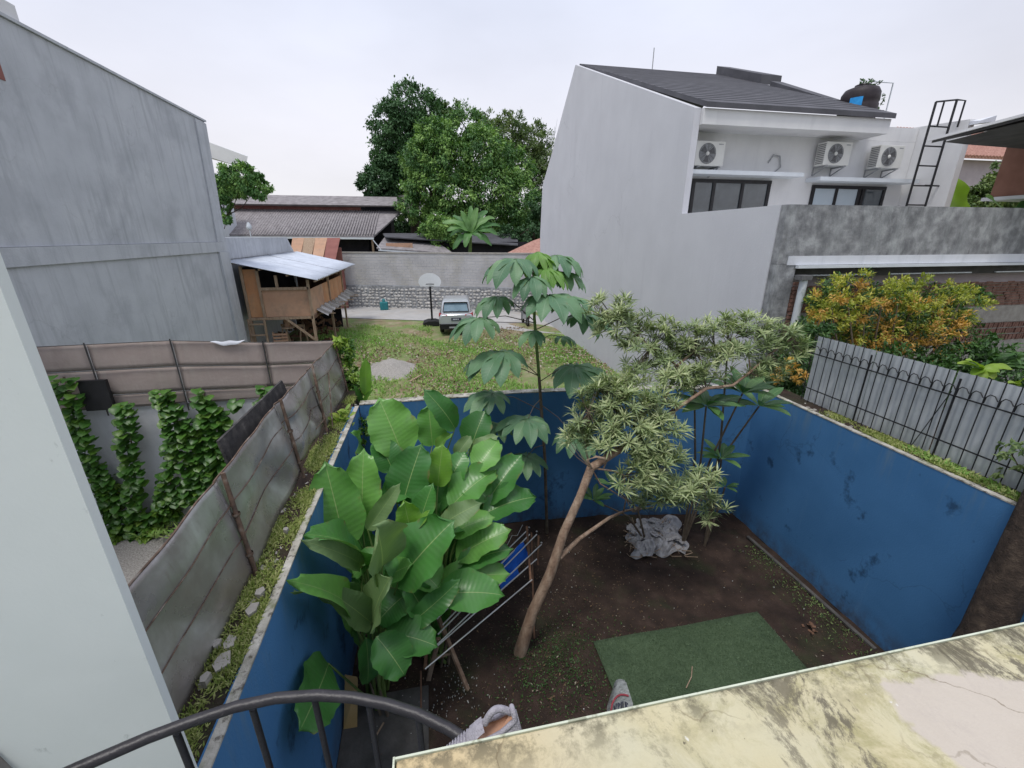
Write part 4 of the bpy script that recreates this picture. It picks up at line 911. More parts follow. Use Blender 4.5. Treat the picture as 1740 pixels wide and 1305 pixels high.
bx('wall', -3.2, 8, 35, 35.3, 3.3, 4.6, m_dark, ls)
obj('fascia', MB().beam(P(643, 425, Y=32.9), P(768, 433, Y=32.9), .06, .1), m_pvc, ls)
obj('bamboo_panel', MB().box(-2.9, -1.0, 33.6, 33.7, 3.9, 4.55), m_ply2, ls)
roofq('red_roof', [P(846, 440, Y=30.5), P(925, 440, Y=29.5), P(925, 405, Y=32), P(905, 412, Y=32)], m_tile, ls, .12)
obj('broken_board', MB().beam(P(648, 425, Y=32.5), P(634, 408, Y=32.5), .12, .05), m_pvc, ls)
we = thing('white_eave_house', 'cream house eave showing past the corner of the tall concrete building', 'house', (-13, 31, 0))
mb = MB().hexa([P(340, 262, Y=30), P(417, 286, Y=30), P(417, 284, Y=33), P(330, 262, Y=33)], [P(340, 236, Y=30), P(421, 266, Y=30), P(421, 264, Y=33), P(330, 236, Y=33)])
obj('roof_slab', mb, m_white, we); bx('wall', -19, -14.2, 30.5, 38, 0, 9.2, m_conc2, we)
lp = thing('white_lamp', 'small white round lamp on a thin pole before the old tiled roof', 'lamp', (-9.86, 28, 4.2))
obj('pole', MB().tube([(-9.86, 28, 4.2), (-9.86, 28, 5.5)], .025, 6), m_pvc, lp)
obj('lamp_head', MB().lathe((-9.86, 28, 5.45), [(0, -.12), (.12, -.04), (.15, .08), (.09, .26), (0, .34)], 12), m_pvc, lp)

# ------------------------------------------------------------------ wooden shed on stilts
sh = thing('stilt_shed', 'plywood shed on stilts with a light zinc roof beside the concrete building', 'shed', (-5.9, 21, .2))
X0, X1, Y0, Y1, FZ = -6.95, -4.62, 18.0, 24.6, 2.02
bx('floor', X0, X1, Y0 + .05, Y1, FZ - .12, FZ, m_wood, sh)
bx('door_panel', X0 + .08, -6.42, Y0, Y0 + .03, FZ, 3.83, m_ply, sh)
bx('front_panel', -6.33, X1 - .06, Y0, Y0 + .03, FZ, 3.06, m_ply2, sh)
for a, b_ in ((Y0 + .08, 20.2), (20.22, 22.4), (22.42, Y1)): bx('side_panel', X1 - .03, X1, a, b_, FZ + .02, 3.04, m_ply2 if a < 19 else m_ply, sh)
bx('rear_panel', X0, X1 - .04, Y1 - .03, Y1, FZ, 3.3, m_woodd, sh)
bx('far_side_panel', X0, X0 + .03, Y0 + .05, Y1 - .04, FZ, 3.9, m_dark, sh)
for x, y, zb, zt in ((X0 + .04, Y0 - .02, .15, 3.95), (-6.375, Y0 - .025, FZ, 3.78), (X1 - .01, Y0 - .03, .15, 3.42), (X1 + .02, 21.3, .15, 3.3), (X1 + .02, Y1, .15, 3.3), (X0 + .04, Y1, .15, 3.9), (-5.75, Y0 - .01, 3.06, 3.6)):
    obj('post', MB().beam((x, y, zb), (x, y, zt), .09), m_wood, sh)
for y in (19.6, 21.6): obj('inner_post', MB().beam((-5.6 - (y - 20) * .3, y, 3.0), (-5.6 - (y - 20) * .3, y, 3.6), .06), m_pvc, sh)
for z, x0, x1, mt in ((FZ - .06, X0, X1, m_wood), (3.1, -6.33, X1, m_wood)): obj('beam', MB().beam((x0, Y0 - .04, z), (x1, Y0 - .04, z), .07, .1), mt, sh)
obj('brace', MB().beam((-5.6, Y0 - .05, FZ - .1), (X1 - .05, Y0 - .05, 1.05), .06, .08), m_wood, sh)
obj('floor_beam', MB().beam((X1, Y0, FZ - .08), (X1, Y1, FZ - .08), .07, .12), m_woodd, sh)
for y in (18.9, 21.9, 24): obj('rafter', MB().beam((-7.1, y, 4.02), (-4.25, y, 3.36), .06, .09), m_wood, sh)
for xx in (0, .33, .66, 1): obj('purlin', MB().beam((-7.1 + 2.8 * xx, 17.65, 4.06 - .68 * xx), (-7.1 + 2.8 * xx, 26.3, 4.12 - .68 * xx), .05, .06), m_wood, sh)
for k in range(4):
    y0, y1 = 17.6 + k * 2.3, 17.6 + (k + 1) * 2.3 - .02
    mb = MB(); mb.grid(lambda a, b, y0=y0, y1=y1, k=k: (-7.22 + 3.05 * a, y0 + (y1 - y0) * b, 4.17 - .72 * a + .022 * math.sin((y0 + (y1 - y0) * b) * 2 * math.pi / .3) + .01 * k), 4, 60)
    o = obj('roof_sheet', mb, m_zincl, sh); s = o.modifiers.new('thickness', 'SOLIDIFY'); s.thickness = .01
wp = MB(); wp.grid(lambda a, b: (X1 + .02 + .42 * a, 18.6 + 7.2 * b, 2.15 - .25 * a + .03 * math.sin(b * 60) + .05 * math.sin(b * 9)), 4, 90)
obj('skirt_sheet', wp, m_zinc, sh)
for k in range(7):
    y = 18.9 + k * 1.05; obj('skirt_stick', MB().beam((X1 - .1, y, 1.95), (X1 + .6 + .1 * (k % 3), y + .3, 1.9 + .05 * (k % 2)), .04), m_wood, sh)
ld = thing('wooden_ladder', 'short wooden ladder under the left end of the stilt shed', 'ladder', (-6.75, 17.85, .2))
obj('rail', MB().beam((-6.97, 17.78, .2), (-6.97, 17.9, 1.98), .07), m_wood, ld); obj('rail', MB().beam((-6.40, 17.78, .2), (-6.40, 17.9, 1.98), .07), m_wood, ld)
for z in (.55, .95, 1.35, 1.78): obj('rung', MB().beam((-6.97, 17.8, z), (-6.40, 17.8, z), .05, .06), m_wood, ld)
tr = thing('sawhorse', 'pale wooden sawhorse standing under the stilt shed', 'trestle', (-5.9, 18.7, .2))
obj('top_bar', MB().beam((-6.1, 18.7, 1.55), (-5.2, 18.7, 1.5), .09), m_wood, tr)
for x in (-6.0, -5.3):
    for s in (-1, 1): obj('leg', MB().beam((x + .05 * s, 18.7, 1.5), (x + .17 * s, 18.7 + .25 * s, .2), .05), m_wood, tr)
cr = thing('wooden_crate', 'broken slatted crate under the shed beside the ladder', 'crate', (-6.0, 18.3, .9))
for k in range(3): obj('slat', MB().beam((-6.3, 18.15, 1.0 + .14 * k), (-5.75, 18.15, 1.03 + .12 * k), .03, .08), m_ply2, cr)
for x in (-6.28, -5.77): obj('post', MB().beam((x, 18.2, .2), (x, 18.2, 1.38), .05), m_wood, cr)
bk_ = thing('hanging_bucket', 'tan bucket hanging under the shed floor', 'bucket', (-5.75, 18.4, 1.5))
obj('bucket_body', MB().lathe((-5.75, 18.4, 1.5), [(.0, 0), (.12, 0), (.10, .2), (.13, .38), (.0, .38)], 14), m_ply2, bk_); obj('rim', MB().lathe((-5.75, 18.4, 1.48), [(.24, 0), (.24, .05), (.1, .06)], 14), m_wood, bk_)
jk = MB()
for _ in range(70):
    a = Vector((rnd.uniform(-6.9, -4.6), rnd.uniform(18.4, 24), rnd.uniform(.25, 1.3))); d = Vector((rnd.uniform(-.5, .5), rnd.uniform(-.6, .6), rnd.uniform(-.25, .3)))
    jk.beam(a, a + d, rnd.uniform(.03, .09), rnd.uniform(.03, .2))
obj('scrap_timber', jk, m_woodd, label='jumble of scrap timber stored under the stilt shed', cat='timber', kind='stuff')
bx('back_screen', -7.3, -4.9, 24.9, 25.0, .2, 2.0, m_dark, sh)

# ------------------------------------------------------------------ car
def make_car():
    t = thing('parked_car', 'silver sport utility car parked at the road edge, seen from behind', 'car', (1.25, 21.4, .22))
    def loft(st, mat, name, cap=True):
        mb = MB(); n = len(st[0]); vs = [p for s in st for p in s]; fs = []
        for i in range(len(st) - 1):
            for k in range(n): fs.append((i * n + k, i * n + (k + 1) % n, (i + 1) * n + (k + 1) % n, (i + 1) * n + k))
        mb.add(vs, fs, True); mb.add(st[0], [tuple(range(n - 1, -1, -1))], False); mb.add(st[-1], [tuple(range(n))], False)
        return local(name, mb, mat, t)
    def sec(y, w, z0, z1, r=.08):
        return [(-w + r, y, z0), (w - r, y, z0), (w, y, z0 + r), (w, y, (z0 + z1) / 2), (w - .02, y, z1 - r), (w - r, y, z1), (-w + r, y, z1), (-w + .02, y, z1 - r), (-w, y, (z0 + z1) / 2), (-w, y, z0 + r)]
    loft([sec(.06, .74, .42, .98), sec(.0 + .12, .83, .36, 1.05), sec(.5, .86, .30, 1.10), sec(3.2, .86, .30, 1.06), sec(3.9, .82, .32, .98), sec(4.3, .70, .38, .82)], m_car, 'body')
    def top(y, wb, wt, z0, z1): return [(-wb, y, z0), (wb, y, z0), (wt, y, z1 - .08), (wt - .08, y, z1), (-wt + .08, y, z1), (-wt, y, z1 - .08)]
    loft([top(.18, .78, .70, 1.06, 1.10), top(.50, .80, .66, 1.06, 1.62), top(.8, .80, .66, 1.06, 1.68), top(2.3, .80, .64, 1.05, 1.66), top(3.25, .78, .70, 1.03, 1.08)], m_car, 'cabin')
    g = MB().add([(-.66, .165, 1.13), (.66, .165, 1.13), (.58, .43, 1.56), (-.58, .43, 1.56)], [(0, 1, 2, 3)]); local('rear_frame', g, m_black, t)
    g = MB().add([(-.60, .165, 1.17), (.60, .165, 1.17), (.54, .395, 1.53), (-.54, .395, 1.53)], [(0, 1, 2, 3)]); local('rear_window', g, m_glassb if 0 else m_glassc, t)
    local('spoiler', MB().hexa([(-.6, .30, 1.60), (.6, .30, 1.60), (.6, .62, 1.66), (-.6, .62, 1.66)], [(-.6, .32, 1.64), (.6, .32, 1.64), (.6, .62, 1.70), (-.6, .62, 1.70)]), m_car, t)
    for s in (-1, 1):
        local('tail_lamp', MB().hexa([(s * .84, .12, .93), (s * .45, .045, .97), (s * .45, .09, .97), (s * .86, .35, .93)], [(s * .80, .12, 1.07), (s * .45, .075, 1.02), (s * .45, .12, 1.02), (s * .84, .38, 1.08)]), m_red, t)
        local('side_window', MB().add([(s * .803, .75, 1.12), (s * .803, 3.0, 1.10), (s * .662, 2.3, 1.55), (s * .682, .85, 1.56)], [(0, 1, 2, 3)]), m_glass, t)
        local('roof_rail', MB().tube([(s * .6, .7, 1.70), (s * .6, 1.5, 1.74), (s * .58, 2.3, 1.69)], .015, 5), m_acg, t)
        local('mirror', MB().box(s * .9 - .09, s * .9 + .09, 2.75, 2.85, 1.1, 1.22), m_car, t)
    local('bumper', MB().hexa([(-.80, .04, .30), (.80, .04, .30), (.84, .5, .30), (-.84, .5, .30)], [(-.82, -.01, .56), (.82, -.01, .56), (.875, .5, .56), (-.875, .5, .56)]), m_rubber, t)
    local('bumper_trim', MB().box(-.35, .35, -.02, .03, .36, .43), m_acg, t)
    local('number_plate', MB().box(-.24, .24, .035, .05, .72, .86), m_plate, t)
    local('plate_characters', MB().box(-.16, -.12, .031, .034, .76, .82).box(-.09, -.03, .031, .034, .76, .82).box(.0, .05, .031, .034, .76, .82).box(.08, .12, .031, .034, .76, .82), m_pvc, t)
    local('wiper', MB().tube([(0, .16, 1.13), (.2, .20, 1.22)], .012, 4), m_black, t)
    for x in (-.74, .74):
        for y in (.85, 3.4):
            local('tyre', MB().lathe((x, y, .33), [(.2, -.1), (.31, -.1), (.33, -.06), (.33, .06), (.31, .1), (.2, .1)], 20, 'x'), m_rubber, t)
            local('rim', MB().lathe((x, y, .33), [(0, -.085), (.2, -.085), (.2, .085), (0, .085)], 12, 'x'), m_acg, t)
    t.rotation_euler.z = D(-4); t.scale = (1.03, 1.03, 1.03); return t
m_glassc = M('blue_grey_window_glass', [(.35, (.12, .20, .26)), (.65, (.22, .32, .39))], 1.6, 4, rough=.5, spec=.3)
make_car()
# basketball hoop
bh = thing('basketball_hoop', 'portable basketball hoop with a fan shaped white backboard beside the car', 'basketball hoop', (.06, 24.4, .2))
bb = MB(); pts = [(.62 * math.cos(D(a)), .5 * math.sin(D(a))) for a in range(180, -1, -15)]
bb.prism([(.06 + x, 2.62 + max(y, 0) * 1.0) for x, y in pts] + [(.06 + .52, 2.40), (.06 - .52, 2.40)], 'y', 24.15, 24.19)
obj('backboard', bb, m_bboard, bh)
obj('pole', MB().tube([(.06, 24.5, .3), (.06, 24.45, 2.95)], .055, 8), m_black, bh)
obj('bracket', MB().hexa([(0, 24.2, 2.5), (.25, 24.2, 2.5), (.25, 24.45, 2.35), (0, 24.45, 2.35)], [(0, 24.2, 2.72), (.25, 24.2, 2.72), (.25, 24.45, 2.6), (0, 24.45, 2.6)]), m_black, bh)
obj('rim', MB().tube([(.06 + .22 * math.cos(D(a)), 23.9 + .22 * math.sin(D(a)), 2.55) for a in range(0, 361, 30)], .012, 5), m_black, bh)
o = obj('base', MB().prism([(-.5, .2), (.6, .2), (.5, .42), (.25, .5), (-.15, .5), (-.4, .42)], 'y', 24.0, 24.9), m_rubber, bh); bevel(o, .03)
# motorcycle half hidden behind the lobed leaves
mt = thing('motorcycle', 'small grey motorcycle parked near the white house, half behind the leaves', 'motorcycle', (5.3, 23.4, .22))
for y in (22.85, 24.05):
    obj('tyre', MB().lathe((5.3, y, .5), [(.2, -.04), (.27, -.045), (.29, 0), (.27, .045), (.2, .04)], 18, 'x'), m_rubber, mt)
    obj('wheel_hub', MB().lathe((5.3, y, .5), [(0, -.03), (.19, -.02), (.19, .02), (0, .03)], 12, 'x'), m_acg, mt)
obj('body', MB().hexa([(5.18, 22.8, .65), (5.42, 22.8, .65), (5.40, 23.9, .5), (5.2, 23.9, .5)], [(5.2, 22.7, .92), (5.40, 22.7, .92), (5.38, 23.6, .85), (5.22, 23.6, .85)]), m_acg, mt)
obj('seat', MB().hexa([(5.18, 22.75, .93), (5.42, 22.75, .93), (5.40, 23.5, .86), (5.2, 23.5, .86)], [(5.2, 22.78, 1.02), (5.40, 22.78, 1.02), (5.38, 23.5, .95), (5.22, 23.5, .95)]), m_rubber, mt)
obj('front_shield', MB().hexa([(5.12, 23.75, .5), (5.48, 23.75, .5), (5.4, 23.95, .5), (5.2, 23.95, .5)], [(5.1, 23.65, 1.2), (5.5, 23.65, 1.2), (5.4, 23.85, 1.2), (5.2, 23.85, 1.2)]), m_acg, mt)
obj('handlebar', MB().tube([(4.98, 23.5, 1.26), (5.3, 23.7, 1.2), (5.62, 23.5, 1.26)], .02, 6), m_black, mt)
obj('rear_lamp', MB().box(5.24, 5.36, 22.62, 22.7, .8, .9), m_red, mt)
cn = thing('teal_jerry_can', 'teal plastic container standing at the foot of the stone wall', 'container', (-3.1, 30.3, .2))
o = obj('container_body', MB().box(-3.38, -2.85, 30.1, 30.5, .22, .78), m_teal, cn); bevel(o, .06)
obj('spout', MB().lathe((-3.12, 30.3, .78), [(.1, 0), (.09, .2), (0, .2)], 10), m_teal, cn)
obj('handle', MB().tube([(-3.3, 30.3, .78), (-3.28, 30.3, .95), (-3.0, 30.3, .95), (-2.95, 30.3, .78)], .03, 6), m_pvc, cn)
obj('parking_chain', MB().tube([P(835, 547, Y=22.6), P(900, 549, Y=22.4)], .02, 5), m_black, label='thin dark bar stretched beside the car at the road edge', cat='bar')

# lot: mound, grass, litter
gm = MB(); gm.grid(lambda a, b: ((lambda x, y: (x, y, .12 + .48 * math.exp(-(((x + 1.65) / .75) ** 2 + ((y - 15.9) / 1.0) ** 2)) + .05 * math.exp(-(((x + .5) / .6) ** 2 + ((y - 16.2) / .6) ** 2)) + .03 * math.sin(x * 9) * math.sin(y * 8)))(-3.7 + 4.2 * a, 13.9 + 4.4 * b)), 50, 50)
obj('sand_mound', gm, m_grav, label='grey heap of gravel on the grass behind the yard wall', cat='gravel heap', kind='stuff')
n = 60000
gx = rng.uniform(-6, 6.6, n); gy = 6.8 + 19.5 * rng.random(n) ** 1.1
fld = np.sin(gx * 1.3 + .6 * np.sin(gy * .9)) + np.sin(gy * 1.05 + gx * .5) + .8 * np.sin(gx * 3.1 + gy * 2.3) + rng.normal(size=n) * .55
keep = (fld > -.45) & ~((gy > 21 - .2 * (gx + 5) + 4) & (gy > 20)) & ~((gx > 0) & (gy > 20.4)) & ((gx + 1.65) ** 2 + (gy - 15.9) ** 2 > .8)
gx, gy, fs_ = gx[keep], gy[keep], fld[keep]; n = len(gx); gz = np.full(n, .2) + .05 * np.sin(gx * .7 + 1) * np.sin(gy * .5) + .03 * np.sin(gx * 2.3 + gy * 1.7)
pos = np.stack([gx, gy, gz], 1)
me = leaf_cloud(pos, rng.normal(size=(n, 3)) * .55 + [0, 0, .8], rng.normal(size=(n, 3)) * .5 + [0, -.4, .8], .09 + .13 * rng.random(n), .02 + .03 * rng.random(n), np.clip(.5 - fs_ * .16 + rng.normal(size=n) * .15, 0, 1), [m_grass], 'grass')
place_mesh('grass', me, None, 'patchy short green grass on the vacant lot', 'grass', kind='stuff')
n = 20000
gx = rng.uniform(-4.5, 6.6, n); gy = 6.8 + 16 * rng.random(n) ** 1.5
keep = (np.sin(gx * 1.1 - gy * .4) + np.sin(gy * .7 + 2) + (gx > -1) * .9 + rng.normal(size=n) * .5) > .3
gx, gy = gx[keep], gy[keep]; n = len(gx)
me = leaf_cloud(np.stack([gx, gy, np.full(n, .27)], 1), rng.normal(size=(n, 3)) * [1, 1, .25], rng.normal(size=(n, 3)) * .5 + [0, 0, 1], .06 + .12 * rng.random(n), .04 + .05 * rng.random(n), rng.random(n) ** 1.5, [m_litter2], 'leaf_litter')
place_mesh('leaf_litter', me, None, 'dry brown leaves and rubbish scattered over the vacant lot', 'leaf litter', kind='stuff')
for (u, v, l, lab) in ((697, 648, .55, 'pale stick lying on the grass just beyond the far blue wall'), (760, 600, .4, 'short pale stick on the litter in the middle of the lot')):
    p = P(u, v, Z=.3); obj('stick', MB().beam(p, p + Vector((l * .7, l, .04)), .06, .03), m_wood, label=lab, cat='stick')

# ================================================================== TREES BEYOND
def lobes_px(lst, Y):
    out = []
    for u, v, r, *e in lst:
        y = Y + (e[0] if e else 0); c = P(u, v, Y=y); k = (P(u + r, v, Y=y) - c).length; kz = (P(u, v + (e[1] if len(e) > 1 else r), Y=y) - c).length
        out.append(((c.x, c.y, c.z), (k, k * .9, kz)))
    return out
def tree(label, lst, Y, n, L, mat, trunk, group='trees beyond the block wall', W=.5, shade=(0, .9), hang=.3, shell=.55, limbs=True, cat='tree'):
    lob = lobes_px(lst, Y); b0 = P(trunk[0], trunk[1], Y=Y); b1 = P(trunk[2], trunk[3], Y=Y)
    t = thing('tree', label, cat, (b0.x, b0.y, 0 if trunk[1] > 380 else b0.z - 4), group)
    mb = MB(); r = trunk[4]
    z0 = min(3.0, b0.z); mid = b0.lerp(b1, .5) + Vector((.2, 0, 0))
    mb.tube([(b0.x, b0.y, z0 - 2.8), b0, mid, b1], [r * 1.3, r, r * .8, r * .5], 9)
    obj('trunk', mb, m_barkd, t)
    if limbs:
        for c, rr in lob:
            c = Vector(c); s = b0.lerp(b1, rnd.uniform(.4, 1)); m_ = s.lerp(c, .55) - Vector((0, 0, .3))
            obj('limb', MB().tube([s, m_, c + Vector((0, 0, rr[2] * .2))], [r * .45, r * .28, r * .1], 6), m_barkd, t)
    me = crown(lob, n, L, [mat], W=W, shade=shade, hang=hang, shell=shell, clump=46, spread=.10); place_mesh('crown', me, t)
    return t
tree('tall rounded very dark tree at the left of the tree group', [(700, 185, 40), (665, 215, 36), (735, 205, 34), (668, 258, 36), (700, 240, 45, 1), (660, 300, 30, 0, 36), (690, 290, 40, 1), (680, 330, 34, 1), (740, 250, 40, 2)], 47, 36000, .30, m_t1, (705, 395, 700, 230, .45), shell=.7, hang=.1, shade=(0, .75))
tree('small round dark tree at the far left end of the tree group', [(640, 312, 28), (625, 318, 16), (655, 322, 22)], 46, 7000, .27, m_t1, (645, 390, 642, 320, .2), shell=.7, hang=.1)
tree('broad leafy tree with bright leaf clumps in the middle of the tree group', [(705, 270, 30), (740, 235, 34), (790, 215, 34, 1), (760, 275, 44), (820, 262, 44), (720, 315, 34), (775, 325, 44), (840, 320, 46), (700, 350, 26), (750, 372, 32), (815, 375, 40), (880, 345, 40), (870, 290, 36, 1), (900, 395, 28), (735, 400, 24)], 41, 60000, .27, m_t2, (715, 430, 735, 330, .28), W=.42, shade=(0, 1), hang=.45)
tree('loose olive topped tree behind at the right of the tree group', [(770, 195, 20, 0), (830, 215, 26), (870, 215, 24), (905, 240, 30), (845, 250, 36), (930, 275, 30), (890, 275, 36), (925, 320, 30)], 46, 24000, .26, m_t3, (880, 420, 870, 260, .28), W=.4, shade=(0, 1), hang=-.2, shell=.35)
tree('low bright green bush tree left of the banana plant', [(745, 385, 22), (765, 392, 18), (728, 392, 14), (755, 408, 18)], 35, 6000, .22, m_t2, (748, 425, 748, 400, .1), shade=(.3, 1))
bt = thing('bare_tree', 'thin leafless grey tree top against the sky beside the house roof', 'tree', (11.5, 47, 6))
mb = MB()
for k in range(26):
    a = P(935, 250, Y=47) + Vector((rnd.uniform(-1.2, 1.2), 0, rnd.uniform(-1, .6))); e = a + Vector((rnd.uniform(-1, 1), rnd.uniform(-.4, .4), rnd.uniform(1.0, 2.6)))
    mb.tube([a, a.lerp(e, .5) + Vector((rnd.uniform(-.1, .1), 0, 0)), e], [.03, .02, .008], 4)
mb.tube([P(935, 420, Y=47), P(935, 250, Y=47)], [.2, .08], 7)
obj('branches', mb, m_conc, bt)
tree('dark leafy tree filling the shade at the foot of the white house side wall', [(900, 400, 26), (925, 380, 26), (925, 350, 22), (860, 405, 20), (905, 425, 12)], 37, 9000, .24, m_t1, (905, 432, 905, 380, .12), shade=(0, .7))
tree('green tree peeping out beside the tall concrete building', [(385, 305, 22), (415, 305, 24), (440, 318, 18), (380, 345, 12), (386, 372, 9), (400, 322, 16), (375, 325, 16)], 28, 11000, .17, m_t2, (368, 420, 374, 350, .08), group='trees at the sides', shade=(0, .7))
tree('olive green tree on the right behind the grey stained wall', [(1650, 338, 18), (1685, 322, 20), (1718, 318, 22), (1670, 340, 22), (1730, 340, 24), (1635, 348, 14), (1703, 285, 12), (1700, 345, 20)], 14.5, 9000, .16, m_t3, (1690, 420, 1690, 330, .1), group='trees at the sides', shade=(.1, 1))

def banana(label, base, top, fronds, Lw, mat=None, cat='banana plant', stem_r=.12, group=None):
    t = thing('banana_plant', label, cat, tuple(base), group)
    base, top = Vector(base), Vector(top)
    obj('stem', MB().tube([base, base.lerp(top, .5), top], [stem_r * 1.2, stem_r, stem_r * .7], 9), m_stemg, t)
    for tip, w, bulge in fronds:
        me = blade_mesh(top, Vector(tip), w, bulge, mat or m_ban, seed=rnd.random(), ruffle=.10, kind='banana')
        place_leaf('leaf', me, t)
    return t

# ------------------------------------------------------------------ banana plant by the sheds
bb_ = P(797, 432, Y=31.5); bt_ = P(800, 396, Y=31.5)
banana('light green banana plant behind the block wall under the trees', bb_ - Vector((0, 0, .8)), bt_,
       [(P(u, v, Y=31.5 + dy), w, b) for u, v, dy, w, b in [(783, 358, 0, .42, .1), (811, 353, .2, .5, .1), (840, 370, .3, .5, .35), (846, 400, -.3, .5, .4), (835, 418, -.5, .45, .3), (752, 378, 0, .5, .4), (765, 402, .4, .45, .35), (770, 424, -.6, .45, .3), (770, 366, .6, .4, .25), (820, 408, -.8, .4, .2), (828, 358, .8, .5, .25), (760, 392, -.4, .55, .4), (850, 385, .2, .5, .4), (800, 350, .5, .45, .05), (790, 420, -1, .5, .3)]], 1)
# banana leaves behind the grey wall at right
banana('young banana plant whose tips show above the stained wall at the far right', (14.6, 8.9, 2), (14.7, 8.9, 5.2), [(P(1700, 352, Y=8.9) + Vector((1.6, 0, .9)), .35, .1), ((13.3, 8.7, 5.9), .3, .1), ((15.6, 8.9, 6.4), .3, .1)], 1, stem_r=.08)
banana('bright banana leaf beside the white return wall', (17.3, 11.6, 2), (17.0, 11.6, 5.4), [(P(1615, 300, Y=11.6), .6, .05), (P(1602, 345, Y=11.6), .5, .1)], 1, mat=m_lim, stem_r=.08)

# single broad leaf standing behind the far wall
t = thing('canna_plant', 'bright single upright leaf standing behind the far wall beside the gravel heap', 'plant', (-1.2, 6.85, .2))
a = P(622, 672, Y=6.9); obj('stalk', MB().tube([(a.x, 6.9, .2), a], [.02, .012], 6), m_stemg, t)
place_leaf('leaf', blade_mesh(a, P(622, 604, Y=6.85), .20, .02, m_caly, .5, .08, nv=12), t)
for k, (u0, v0, u1, v1) in enumerate([(616, 690, 600, 652), (612, 700, 634, 660)]): place_leaf('leaf', blade_mesh(P(u0, v0, Y=6.9), P(u1, v1, Y=6.8), .1, .03, m_cre, .4, .05), t)

# ------------------------------------------------------------------ big leaved clump (cigar calathea habit)
cl = thing('broad_leaf_clump', 'large clump of big paddle shaped green leaves in the left corner of the yard', 'plant', (-.72, 3.95, 0))
# base u,v,Y  tip u,v,Y  width m, bulge, material, roll
BL = [
 (735, 757, 5.35, 728, 690, 5.5, .34, .03, 'c', 0), (801, 760, 5.3, 824, 700, 5.5, .36, .05, 'c', 0),
 (773, 728, 5.2, 722, 664, 5.15, .26, .10, 'c', .3), (798, 770, 5.0, 846, 742, 5.0, .14, .05, 'g', 0),
 (742, 765, 5.1, 768, 738, 5.1, .14, .03, 'y', .2), (775, 776, 5.0, 800, 742, 5.1, .16, .03, 'g', .2),
 (684, 772, 4.75, 645, 680, 4.95, .46, .05, 'c', .1), (668, 800, 4.6, 640, 748, 4.75, .30, .04, 'c', 0),
 (756, 836, 4.55, 790, 770, 4.8, .28, .05, 'c', 0), (809, 800, 4.6, 846, 750, 4.85, .30, .04, 'c', 0),
 (744, 826, 4.5, 752, 757, 4.6, .26, .02, 'y', 0), (826, 856, 4.4, 884, 776, 4.7, .33, .05, 'c', 0),
 (615, 892, 4.15, 618, 768, 4.4, .34, .05, 'c', 0), (684, 858, 4.3, 716, 758, 4.55, .40, .04, 'c', 0),
 (765, 862, 4.35, 842, 800, 4.6, .36, .07, 'c', .1), (822, 874, 4.3, 908, 846, 4.4, .34, .08, 'c', 0),
 (587, 928, 3.95, 553, 790, 4.15, .42, .05, 'c', 0), (625, 900, 3.9, 678, 824, 3.95, .15, .03, 'g', .5),
 (710, 900, 4.05, 735, 824, 4.2, .22, .03, 'c', 0), (700, 912, 3.9, 686, 852, 3.9, .24, .01, 'y', 0),
 (699, 914, 3.85, 730, 868, 3.85, .10, .01, 'y', .3), (751, 892, 4.0, 816, 856, 4.0, .20, .08, 'g', .3),
 (765, 908, 4.1, 838, 880, 4.1, .24, .05, 'c', 0), (775, 948, 4.0, 866, 902, 4.0, .32, .06, 'c', 0),
 (778, 962, 3.9, 868, 934, 3.9, .24, .06, 'c', 0), (617, 958, 3.7, 521, 912, 3.6, .30, .10, 'c', .2),
 (615, 962, 3.62, 517, 920, 3.45, .16, .10, 'g', .7), (650, 962, 3.6, 640, 898, 3.3, .46, .02, 'g', .0),
 (676, 990, 3.6, 768, 888, 3.75, .50, .05, 'c', 0), (745, 990, 3.8, 862, 976, 3.8, .30, .07, 'c', .1),
 (740, 1012, 3.6, 852, 1012, 3.5, .36, .08, 'c', 0), (694, 1062, 3.4, 780, 986, 3.5, .20, .06, 'c', .6),
 (600, 1046, 3.45, 494, 990, 3.2, .22, .10, 'c', .5), (596, 1052, 3.4, 500, 1010, 3.15, .13, .08, 'g', .9),
 (630, 1058, 3.3, 560, 1006, 3.1, .22, .04, 'g', .4), (633, 1056, 3.3, 662, 984, 3.1, .32, .03, 'g', 0),
 (655, 1075, 3.35, 740, 1098, 3.2, .32, .06, 'c', 0), (640, 1082, 3.2, 686, 1146, 3.0, .30, .05, 'c', 0),
 (622, 1085, 3.25, 624, 1160, 3.1, .18, .04, 'c', .4),
 (660, 936, 3.75, 600, 980, 3.6, .20, .05, 'c', .2), (720, 1040, 3.5, 690, 990, 3.55, .26, .02, 'c', 0),
 (604, 768, 4.9, 596, 736, 4.7, .16, .06, 'c', .3), (655, 985, 3.7, 700, 960, 3.6, .22, .03, 'c', 0),
 (700, 960, 3.85, 745, 1000, 3.6, .34, .05, 'c', 0), (690, 1010, 3.6, 640, 1060, 3.4, .3, .05, 'c', 0),
 (760, 880, 4.3, 800, 900, 4.1, .3, .05, 'c', 0), (700, 830, 4.5, 650, 850, 4.3, .3, .05, 'c', 0), (790, 820, 4.6, 830, 850, 4.4, .3, .05, 'c', 0)]
for _ in range(34):
    u1, v1 = rnd.uniform(575, 850), rnd.uniform(750, 1060)
    if (u1 - 560) * .9 + (v1 - 1100) * .6 > 150 or v1 < 770 + abs(u1 - 700) * .3: continue
    y_ = 4.75 - (v1 - 750) / 310 * .95; cx_ = 690; BL.append((u1 - (u1 - cx_) * .35, v1 + 60, y_, u1 + (u1 - cx_) * .15 + rnd.uniform(-20, 20), v1 - 20, y_ + .12, rnd.uniform(.24, .34), .06, 'c', rnd.uniform(-.4, .4)))
stk = MB()
